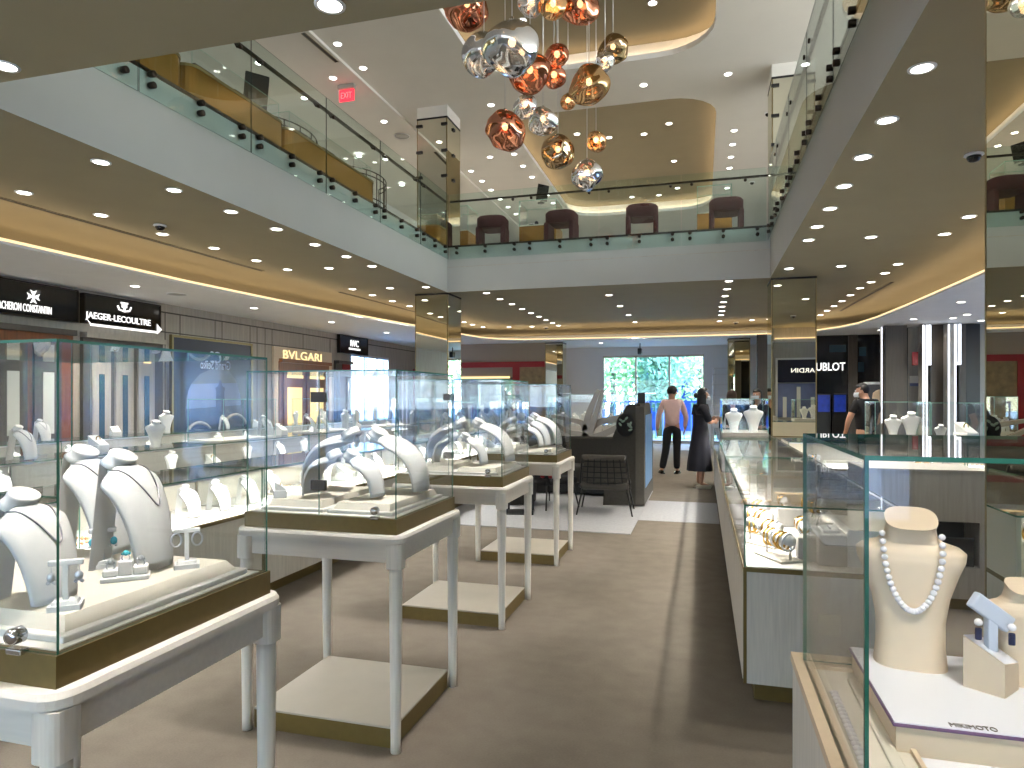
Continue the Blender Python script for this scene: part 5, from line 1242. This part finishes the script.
def curve(pts, Y=YS, n_=14):
    P2 = [sp(a, b2, Y) for a, b2 in pts]; out = []
    for i in range(len(P2)-1):
        for k in range(n_//(len(P2)-1)):
            f = k/(n_//(len(P2)-1)); p0 = P2[max(i-1,0)]; p1 = P2[i]; p2 = P2[i+1]; p3 = P2[min(i+2,len(P2)-1)]
            out.append(.5*((2*p1) + (p2-p0)*f + (2*p0-5*p1+4*p2-p3)*f*f + (3*p1-p0-3*p2+p3)*f**3))
    return out + [P2[-1]]
beam(curve([(586,432),(588,418),(592,406),(599,390)]), .14, .08); beam(curve([(590,434),(594,420),(598,408),(603,390)], YS-.15), .12, .06)
beam(curve([(586,430),(582,423),(572,420),(552,416)]), .12, .05); beam(curve([(588,437),(580,434),(570,432),(556,424)], YS-.1), .12, .06)
beam(curve([(590,430),(600,422),(615,419),(634,414)], YS+.1), .1, .14); beam(curve([(590,438),(604,434),(618,427),(630,420)], YS-.2), .12, .1)
beam([sp(588,432), sp(588,447), Vector((sp(588,440).x, YS, .3)), Vector((sp(588,440).x, YS, 0))], .16, .3, .3)
# showcases in front of the window
def tallcase(px0, px1, Y, label, n_, z1=1.55, busts=True):
    x0, x1 = aty(px0, 400, Y).x, aty(px1, 400, Y).x; t = thing('glass_showcase', label, 'showcase', ((x0+x1)/2, Y, 0)); w = (x1-x0)/2
    MB().box(-w, 0, .05, w, .5, .85).build('base', 'wood', t); MB().box(-w+.04, .04, 0, w-.04, .46, .05).build('kick', 'brass', t); MB().box(-w+.02, .02, .85, w-.02, .48, .87).build('deck', 'cream_deck', t)
    q = MB(); e = .008
    for a_ in ((-w, 0, w, e), (-w, .5-e, w, .5), (-w, e, -w+e, .5-e), (w-e, e, w, .5-e)): q.pane(a_[0], a_[1], .85, a_[2], a_[3], z1)
    q.pane(-w, 0, z1, w, .5, z1+e); q.build('glass_hood', ['glass', 'edge_light'], t)
    for k in range(n_): (BUST_W if k % 2 else BIB_M).put(((x0+x1)/2 - w + (k+.5)*2*w/n_, Y+.25, .87), -.6 if k % 2 == 0 else .2, 'white %s in %s, %s from left' % ('bust' if k % 2 else 'necklace stand', label.replace('glass showcase ', 'case '), ['first','second','third','fourth','fifth'][k]), 'pieces in the far showcases', 1.15)
tallcase(566, 602, 15.0, 'glass showcase left before the back window', 3)
tallcase(603, 650, 15.0, 'glass showcase centre before the back window', 4)
tallcase(470, 516, 14.6, 'glass showcase behind the third display table', 4, 1.5)
tallcase(548, 565, 14.0, 'glass showcase beside the far mirrored column', 2, 1.5)
# stepladder
p = aty(722, 400, 20.6); t = thing('stepladder', 'white stepladder leaning open against the back wall right of the window', 'ladder', (p.x, 20.8, 0))
for x in (-.26, .26):
    MB().tube([(x*1.15, -.1, 0), (x*.85, .25, 2.35)], .03, 6).build('rail', 'red_lacquer' if x > 0 else 'ladder_white', t); MB().tube([(x*1.15, .75, 0), (x*.85, .3, 2.3)], .022, 6).build('rear_leg', 'ladder_white', t)
for k in range(7): z = .3 + k*.31; f = z/2.35; MB().box(-.27, -.1+.35*f-.05, z, .27, -.1+.35*f+.05, z+.03).build('step', 'ladder_white', t)
MB().box(-.22, .18, 2.33, .22, .36, 2.38).build('top_cap', 'ladder_white', t)
panel(757, 769, 'dark_wood', 'dark pillar panel behind the two staff heads', 18.5, ZS)

# ------------------------------------------------------------------ people
def human(name, label, loc, rotz, H, pose, outfit, hair, mask=False, female=False):
    k = H/1.75; t = thing(name, label, 'person', loc, rotz)
    J = {'pelvis': (0,0,.93), 'waist': (0,.0,1.08), 'chest': (0,.0,1.28), 'neckb': (0,-.01,1.46), 'neck': (0,.015,1.53), 'head': (0,.03,1.62), 'crown': (0,.02,1.70)}
    sh, hp_ = (.16, .085) if female else (.175, .09)
    for s_, sd in ((-1,'L'),(1,'R')):
        J['sh'+sd] = (s_*sh,0,1.42); J['el'+sd] = (s_*(sh+.06),-.02,1.13); J['wr'+sd] = (s_*(sh+.07),.05,.89)
        J['hp'+sd] = (s_*hp_,0,.90); J['kn'+sd] = (s_*(hp_+.01),.02,.49); J['an'+sd] = (s_*(hp_+.01),-.02,.08); J['to'+sd] = (s_*(hp_+.03),.13,.03)
    J.update(pose)
    R = {'pelvis': .125, 'waist': .115, 'chest': .13, 'neckb': .07, 'neck': .055, 'head': .106, 'crown': .085}
    if female: R.update({'waist': .095, 'chest': .11, 'pelvis': .125, 'neck': .045})
    for sd in 'LR': R.update({'sh'+sd: .062, 'el'+sd: .043, 'wr'+sd: .029, 'hp'+sd: .085, 'kn'+sd: .055, 'an'+sd: .038, 'to'+sd: .03})
    bones = [('pelvis','waist'),('waist','chest'),('chest','neckb'),('neckb','neck'),('neck','head'),('head','crown')]
    for sd in 'LR': bones += [('chest','sh'+sd),('sh'+sd,'el'+sd),('el'+sd,'wr'+sd),('pelvis','hp'+sd),('hp'+sd,'kn'+sd),('kn'+sd,'an'+sd),('an'+sd,'to'+sd)]
    def skin(nm, names, bns, rad, mat, extra=None, root='pelvis', sub=2):
        me = bpy.data.meshes.new(nm); vs = [Vector(J[n_])*k for n_ in names]; rr = [rad[n_]*k for n_ in names]; es = [(names.index(a), names.index(b2)) for a, b2 in bns]
        if extra:
            for (par, pts, rs) in extra:
                last = names.index(par)
                for p, r_ in zip(pts, rs): vs.append(Vector(p)*k); rr.append(r_*k); es.append((last, len(vs)-1)); last = len(vs)-1
        me.from_pydata(vs, es, []); o = bpy.data.objects.new(nm, me); COL.objects.link(o)
        md = o.modifiers.new('s', 'SKIN'); md.use_smooth_shade = True
        for i, sv in enumerate(me.skin_vertices[0].data): sv.radius = (rr[i], rr[i]); sv.use_root = (i == names.index(root))
        sb = o.modifiers.new('d', 'SUBSURF'); sb.levels = sb.render_levels = sub
        bpy.context.view_layer.update(); dg = bpy.context.evaluated_depsgraph_get(); m2 = bpy.data.meshes.new_from_object(o.evaluated_get(dg))
        bpy.data.objects.remove(o); bpy.data.meshes.remove(me); m2.materials.clear(); m2.materials.append(M[mat]); m2.name = nm
        for p in m2.polygons: p.use_smooth = True
        o2 = bpy.data.objects.new(nm, m2); COL.objects.link(o2); o2.parent = t; return o2
    extra = []
    for sd in 'LR':
        w = Vector(J['wr'+sd]); e_ = Vector(J['el'+sd]); d = (w-e_).normalized(); s_ = -1 if sd == 'L' else 1
        side = d.cross(Vector((s_,0,0))).normalized() if abs(d.x) < .9 else Vector((0,0,1)); curl = Vector((-s_,0,0)) - d*d.dot(Vector((-s_,0,0)))
        for i in range(4):
            off = side*(.03 - .02*i); ln = [.075,.085,.08,.065][i]
            extra.append(('wr'+sd, [w + d*.045 + off*.7, w + d*.085 + off, w + d*(.085+ln*.5) + off + curl*.008, w + d*(.085+ln) + off + curl*.025], [.018,.0105,.009,.007]))
        extra.append(('wr'+sd, [w + d*.035 + side*.032, w + d*.07 + side*.05 + curl*.01, w + d*.1 + side*.052 + curl*.02], [.014,.010,.008]))
    names = list(J.keys()); skin('body', names, bones, R, 'skin', extra)
    hd = Vector(J['head'])*k; fw = (Vector(J['head'])-Vector(J['neck'])); 
    hz = pose.get('_yaw', 0) if False else 0
    hr = .094*k; yaw = outfit.get('head_yaw', 0); Rm = Matrix.Translation(hd) @ Matrix.Rotation(yaw, 4, 'Z')
    q = MB()
    for s_ in (-1, 1): q.ball((s_*.034*k, hr*.93, .012*k), .011*k, 0, 2)
    q.xf(Rm).build('eyes', 'mask_white', t); q = MB()
    for s_ in (-1, 1): q.ball((s_*.034*k, hr*1.03, .012*k), .005*k, 0, 1)
    q.xf(Rm).build('pupils', 'hair_black', t)
    MB().add([(0,hr*.95,.01*k),(-.016*k,hr*.95,-.032*k),(.016*k,hr*.95,-.032*k),(0,hr*1.22,-.03*k)], [(0,1,3),(0,3,2),(1,2,3)], 0, True).xf(Rm).build('nose', 'skin', t)
    MB().ball((0,hr*.9,-.055*k), .022*k, 0, 2, (1,.4,.35)).xf(Rm).build('mouth', 'coral', t)
    q = MB()
    for s_ in (-1, 1): q.ball((s_*hr*.98, 0, -.01*k), .026*k, 0, 2, (.4,.8,1.2))
    q.xf(Rm).build('ears', 'skin', t)
    if mask:
        MB().grid(lambda u, v: Vector((math.sin((u-.5)*2.4)*hr*1.1, math.cos((u-.5)*2.4)*hr*1.12 + .012*k*math.sin(v*PI), (-.085 + .075*v)*k)), 10, 5).xf(Rm).build('face_mask', 'mask_white', t)
    # hair: cap over the skull, optional bun / length
    def cap(nv):
        front = nv.y > .25 and nv.z < .35
        return .9 if front else 1.0
    mb = MB(); b = bmesh.new(); bmesh.ops.create_icosphere(b, subdivisions=3, radius=1)
    kill = [v for v in b.verts if (v.co.y > .35 and v.co.z < .38) or v.co.z < (-.75 if hair.get('long') else -.68) or (v.co.y > -.12 and v.co.z < -.12)]
    bmesh.ops.delete(b, geom=kill, context='VERTS')
    for v in b.verts: v.co = Vector((v.co.x*hr*1.1, v.co.y*hr*1.14 - .006*k, v.co.z*hr*1.2 + .03*k))
    mb.bm(b, 0, True)
    if hair.get('long'): mb.grid(lambda u, v: Vector((math.sin((u-.5)*3.4)*hr*(1.12+.1*v), -math.cos((u-.5)*3.4)*hr*(1.15+.15*v), .02*k - .2*k*v)), 14, 6)
    if hair.get('bun'): mb.ball((0, -hr*1.35, .0), hr*.5, 0, 3)
    mb.xf(Rm).build('hair', hair['mat'], t)
    if 'shirt' in outfit:
        nm = ['pelvis','waist','chest','neckb','shL','elL','shR','elR']; bs = [('pelvis','waist'),('waist','chest'),('chest','neckb'),('chest','shL'),('shL','elL'),('chest','shR'),('shR','elR')]
        RR = {n_: R[n_] + (.024 if n_ in ('waist','chest') else .012) for n_ in nm}; RR['pelvis'] = R['pelvis'] + .045
        ex = None
        J2 = dict(J); 
        if outfit.get('sleeve') == 'long':
            nm += ['wrL','wrR']; bs += [('elL','wrL'),('elR','wrR')]; RR['wrL'] = RR['wrR'] = .042
        else:
            for sd in 'LR':
                J['tmp'+sd] = J['el'+sd]; J['el'+sd] = tuple(Vector(J['sh'+sd]).lerp(Vector(J['el'+sd]), .62)); RR['el'+sd] = .06
        skin('shirt', nm, bs, RR, outfit['shirt'])
        if outfit.get('sleeve') != 'long':
            for sd in 'LR': J['el'+sd] = J['tmp'+sd]; del J['tmp'+sd]
    if 'trousers' in outfit:
        nm = ['pelvis','waistb','hpL','knL','anL','hpR','knR','anR']; J['waistb'] = tuple(Vector(J['pelvis']).lerp(Vector(J['waist']), .75)); bs = [('pelvis','waistb')]
        for sd in 'LR': bs += [('pelvis','hp'+sd),('hp'+sd,'kn'+sd),('kn'+sd,'an'+sd)]
        RR = {'pelvis': .162, 'waistb': .15}; 
        for sd in 'LR': RR.update({'hp'+sd: .108, 'kn'+sd: .08, 'an'+sd: .068})
        skin('trousers', nm, bs, RR, outfit['trousers']); del J['waistb']
    if 'dress' in outfit:
        zt, zb2 = 1.44*k, outfit['hem']*k
        prof = [(0,.155,.11),(.12,.175,.125),(.3,.15,.125),(.45,.165,.145),(.7,.2,.18),(.88,.215,.205),(1,.22,.215)]
        def ds(u, v):
            f = u*(len(prof)-1); i = min(int(f), len(prof)-2); f -= i; a = [prof[i][q_]*(1-f)+prof[i+1][q_]*f for q_ in range(3)]
            an = 2*PI*v; fold = 1 + .07*max(0, a[0]-.4)*math.sin(an*9) 
            return Vector((a[1]*math.cos(an)*fold*k, a[2]*math.sin(an)*fold*k - .02*k*a[0], zt + (zb2-zt)*a[0]))
        mb = MB().grid(ds, 36, 54); mb.add([ds(0, v/54) for v in range(54)], [tuple(range(54))], 0); mb.build('dress', outfit['dress'], t)
        nm = ['chest','shL','elL','shR','elR']; RR = {'chest': .125, 'shL': .078, 'elL': .068, 'shR': .078, 'elR': .068}
        skin('sleeves', nm, [('chest','shL'),('shL','elL'),('chest','shR'),('shR','elR')], RR, outfit['dress'], root='chest')
    for sd in 'LR':
        a = Vector(J['an'+sd])*k; to = Vector(J['to'+sd])*k; d = Vector((to.x-a.x, to.y-a.y, 0)).normalized(); an = math.atan2(d.y, d.x) - PI/2
        z0 = min(a.z - .08*k, to.z - .03*k)
        def shoe(nv): return 1
        q = MB().ball((0, .05*k, .035*k), .06*k, 0, 3, (.72, 2.2, .62)); q.box(-.042*k, -.08*k, 0, .042*k, .16*k, .018*k); q.xf(Matrix.Translation((a.x, a.y, z0)) @ Matrix.Rotation(an, 4, 'Z')).build('shoe', outfit['shoes'], t)
    return t
human('person', 'man in pale pink shirt and black trousers walking away in the aisle', (-.56, 13.5, 0), .05, 1.72,
      {'knL': (-.12,.0,.49), 'anL': (-.2,-.08,.09), 'toL': (-.24,.08,.04), 'knR': (.09,.05,.49), 'anR': (.09,.02,.08), 'elR': (.27,.0,1.13), 'wrR': (.25,.1,.92), 'elL': (-.27,-.03,1.13), 'wrL': (-.29,.02,.88)},
      {'shirt': 'pink_shirt', 'sleeve': 'long', 'trousers': 'black_cloth', 'shoes': 'black_gloss', 'head_yaw': -.5}, {'mat': 'hair_black'})
human('person', 'woman in long black dress and white mask standing at the aisle counter', (-.02, 11.55, 0), -PI/2+.25, 1.66,
      {'head': (0,.05,1.61), 'crown': (0,.05,1.69), 'elR': (.2,.1,1.14), 'wrR': (.1,.2,1.16), 'elL': (-.19,.06,1.14), 'wrL': (-.08,.2,1.18)},
      {'dress': 'navy_cloth', 'hem': .3, 'shoes': 'shoe_pale'}, {'mat': 'hair_black', 'long': True, 'bun': True}, True, True)
p = aty(732, 392, 14.2)
human('person', 'brown haired staff member behind the aisle glass box, seen from behind', (p.x, 14.2, 0), .2, 1.64, {}, {'shirt': 'black_cloth', 'sleeve': 'long', 'trousers': 'black_cloth', 'shoes': 'black'}, {'mat': 'hair_brown', 'long': True}, False, True)
p = aty(758, 390, 14.0)
human('person', 'dark haired staff member in white mask facing left behind the aisle glass box', (p.x, 14.0, 0), PI*.75, 1.66, {}, {'shirt': 'black_cloth', 'sleeve': 'long', 'trousers': 'black_cloth', 'shoes': 'black'}, {'mat': 'hair_black', 'long': True}, True, True)
p = aty(866, 392, 11.4)
human('person', 'man in black t-shirt and mask looking down behind the crossing counter', (p.x, 11.4, 0), PI*.16, 1.74,
      {'head': (0,.09,1.59), 'crown': (0,.11,1.67), 'neck': (0,.04,1.52), 'elL': (-.27,.06,1.13), 'wrL': (-.2,.2,.96), 'elR': (.25,.04,1.13), 'wrR': (.2,.2,.96)},
      {'shirt': 'black_cloth', 'sleeve': 'short', 'trousers': 'black_cloth', 'shoes': 'black', 'head_yaw': .9}, {'mat': 'hair_black'}, True)

# ------------------------------------------------------------------ outside
struct(MB().box(-40, WY1+.3, -.15, 40, WY1+60, -.02).box(WX0-40, -40, -.15, WX0-.3, WY1+.3, -.02).box(WX1+.3, -40, -.15, WX1+40, WY1+.3, -.02).box(WX0-.3, -40, -.15, WX1+.3, WY0-.3, -.02).build('ground', 'pavement'))
struct(MB().box(-20, WY1+3.5, -.02, 20, WY1+5.2, 0).build('lawn', 'grass'))
def tree(x, y, h, r, mat, label, seed):
    rnd = random.Random(seed); t = thing('tree', label, 'tree', (x, y, 0), 0, 'trees outside')
    MB().tube([(0,0,-.03),(.05,0,h*.3),(0,.05,h*.6),(.1,0,h*.85)], [.16,.12,.09,.03], 8).build('trunk', 'bark', t)
    mb = MB()
    for _ in range(1900):
        d = Vector((rnd.gauss(0,1), rnd.gauss(0,1), rnd.gauss(0,1))).normalized()*rnd.random()**.4
        c_ = Vector((d.x*r, d.y*r, h*.62 + d.z*h*.42)); u = Vector((rnd.gauss(0,1), rnd.gauss(0,1), rnd.gauss(0,1))).normalized(); v = u.orthogonal().normalized(); s_ = rnd.uniform(.07,.17)
        mb.add([c_-u*s_, c_+v*s_*.5, c_+u*s_, c_-v*s_*.5], [(0,1,2,3)], 0)
    mb.build('crown', mat, t)
for i, (px, Y, h, r, mt) in enumerate([(612,27,5,1.9,'green_leaf'),(640,29,5.5,2.2,'green_leaf'),(660,26.5,4.6,1.0,'green_leaf_b'),(700,28,5,1.9,'green_leaf'),(625,36,7,3.2,'green_leaf_b'),(672,38,6,2.6,'green_leaf')]):
    tree(aty(px, 397, Y).x, Y, h, r, mt, 'leafy green tree outside the back window, %s from left' % ['first','third','fourth, slender,','sixth','second, distant,','fifth, distant,'][i], i)
for i, (x, y) in enumerate(((-13,15),(-14,18.5),(14,6),(15,10),(14,14),(-7,-12),(-3,-13),(1,-12))):
    tree(x, y, 5.5, 2.2, 'green_leaf' if i % 2 else 'green_leaf_b', 'leafy tree outside the %s shop windows, %s' % (['left','left','right','right','right','front','front','front'][i], ['nearer','farther','nearest','middle','farthest','left','middle','right'][i]), 30+i)
def backdrop_block(label, x0, y0, x1, y1, h):  # unseen blocks added to screen the sky and tint reflections in the glass
    t = thing('building', label, 'building', ((x0+x1)/2, (y0+y1)/2, 0)); MB().box(x0, y0, -.02, x1, y1, h).build('wall', 'backdrop_block', t, True)
    q = MB(); L = max(x1-x0, y1-y0); n_ = int(L/2.2)
    for i in range(n_):
        for z in (.6, 3.2, 5.8):
            a = (i+.25)*L/n_
            if x1-x0 > y1-y0: yy = y1 if y1 < 0 else y0; q.box(x0+a, yy-.04, z, x0+a+1.2, yy+.04, z+1.7)
            else: xx = x0 if x0 > 0 else x1; q.box(xx-.04, y0+a, z, xx+.04, y0+a+1.2, z+1.7)
    q.build('window_rows', 'backdrop_glass', t, True)
backdrop_block('pale blue building added beyond the left shops to screen the sky', -26, 2, -19, 75, 10)
backdrop_block('pale blue building added on the right side to colour glass reflections', 19, -8, 24, 34, 9)
backdrop_block('pale blue building added behind the camera to colour glass reflections', -24, -22, 16, -18, 9)
px0 = aty(686, 397, 30).x
t = thing('pavilion', 'blue roofed pavilion outside the back window', 'building', (px0, 30, 0))
MB().add([(-2.2,-1.4,2.1),(2.2,-1.4,2.1),(2.2,1.4,2.1),(-2.2,1.4,2.1),(-1.0,-.2,3.3),(1.0,-.2,3.3),(1.0,.2,3.3),(-1.0,.2,3.3)], [(0,1,5,4),(1,2,6,5),(2,3,7,6),(3,0,4,7),(4,5,6,7),(3,2,1,0)], 0).build('roof', 'pavilion_blue', t)
for x in (-2,-.7,.7,2): MB().box(x-.07,-1.3,-.02,x+.07,-1.16,2.1).build('post', 'pavilion_wall', t)
MB().box(-2,1.1,-.02,2,1.2,2.1).build('wall', 'pavilion_blue', t); MB().box(.9,1.0,1.0,1.7,1.1,1.9).box(-1.6,1.0,1.0,-.9,1.1,1.9).build('opening', 'white_wall', t)
t = thing('railing', 'pale blue railing outside the back window', 'railing', (aty(640,397,25).x, 25, 0)); q = MB()
for i in range(26): q.box(-3.2+i*.25, -.02, -.02, -3.16+i*.25, .02, 1.3)
q.build('bars', 'pavilion_wall', t); MB().box(-3.25,-.03,1.3,3.1,.03,1.36).build('rail', 'pavilion_blue', t)
# ------------------------------------------------------------------ world, window portals, added fill panels, camera
DAY = (.9, .96, 1)
def portal(loc, sx, sy, rot):
    o = area('window_portal', loc, sx, sy, 1, (1,1,1), rot); o.data.cycles.is_portal = True
portal((WX1+.2, 7.6, 1.5), 2.8, 4, (0, PI/2, 0)); portal((WX1+.2, 12, 1.5), 2.8, 4, (0, PI/2, 0))
portal((-3.2, WY0-.2, 1.55), 10.8, 2.9, (PI/2, 0, 0)); portal(((wx0+wx1)/2, WY1+.3, 1.45), 3.2, 2.8, (-PI/2, 0, 0)); portal((WX0-.2, (lw[0]+lw[1])/2, 1.35), 2.6, 2.2, (0, -PI/2, 0))
area('daylight_fill', (-2.5, WY0-1.6, 2.0), 11, 1.6, 230, DAY, (PI/2, 0, 0))  # added panel outside the front windows, brightens the table fronts
area('daylight_fill', (WX1-.2, 7, 6.0), 1.9, 14, 560, DAY, (0, PI/2, 0))  # added panel before the blank upper wall, stands in for upstairs windows
area('daylight_fill', (-1, WY0+.2, 6.0), 12, 1.9, 60, DAY, (PI/2, 0, 0))  # added panel at the windowless upper front wall, lifts the upper ceiling
w = bpy.data.worlds.new('World'); bpy.context.scene.world = w; w.use_nodes = True; nt = w.node_tree; nt.nodes.clear()
sky = nt.nodes.new('ShaderNodeTexSky'); sky.sky_type = 'NISHITA'; sky.sun_disc = False; sky.sun_elevation = math.radians(50); sky.sun_rotation = math.radians(120)
bg = nt.nodes.new('ShaderNodeBackground'); bg.inputs[1].default_value = 4.6; wo = nt.nodes.new('ShaderNodeOutputWorld')
nt.links.new(sky.outputs[0], bg.inputs[0]); nt.links.new(bg.outputs[0], wo.inputs[0])
cam = bpy.data.cameras.new('camera'); co = bpy.data.objects.new('camera', cam); COL.objects.link(co)
cam.sensor_width = 36; cam.sensor_fit = 'HORIZONTAL'; cam.lens = F/1024*36; cam.shift_y = 13/1024; cam.clip_start = .02; cam.clip_end = 300
co.location = (0, 0, EZ); co.rotation_euler = (PI/2, 0, TH)
sc = bpy.context.scene; sc.camera = co
sc.view_settings.view_transform = 'Standard'; sc.view_settings.look = 'None'; sc.view_settings.exposure = .85; sc.view_settings.gamma = 1
cy = sc.cycles
cy.max_bounces = 10; cy.diffuse_bounces = 4; cy.glossy_bounces = 6; cy.transmission_bounces = 4; cy.transparent_max_bounces = 48
cy.sample_clamp_indirect = 4; cy.caustics_reflective = False; cy.caustics_refractive = False; cy.use_denoising = True
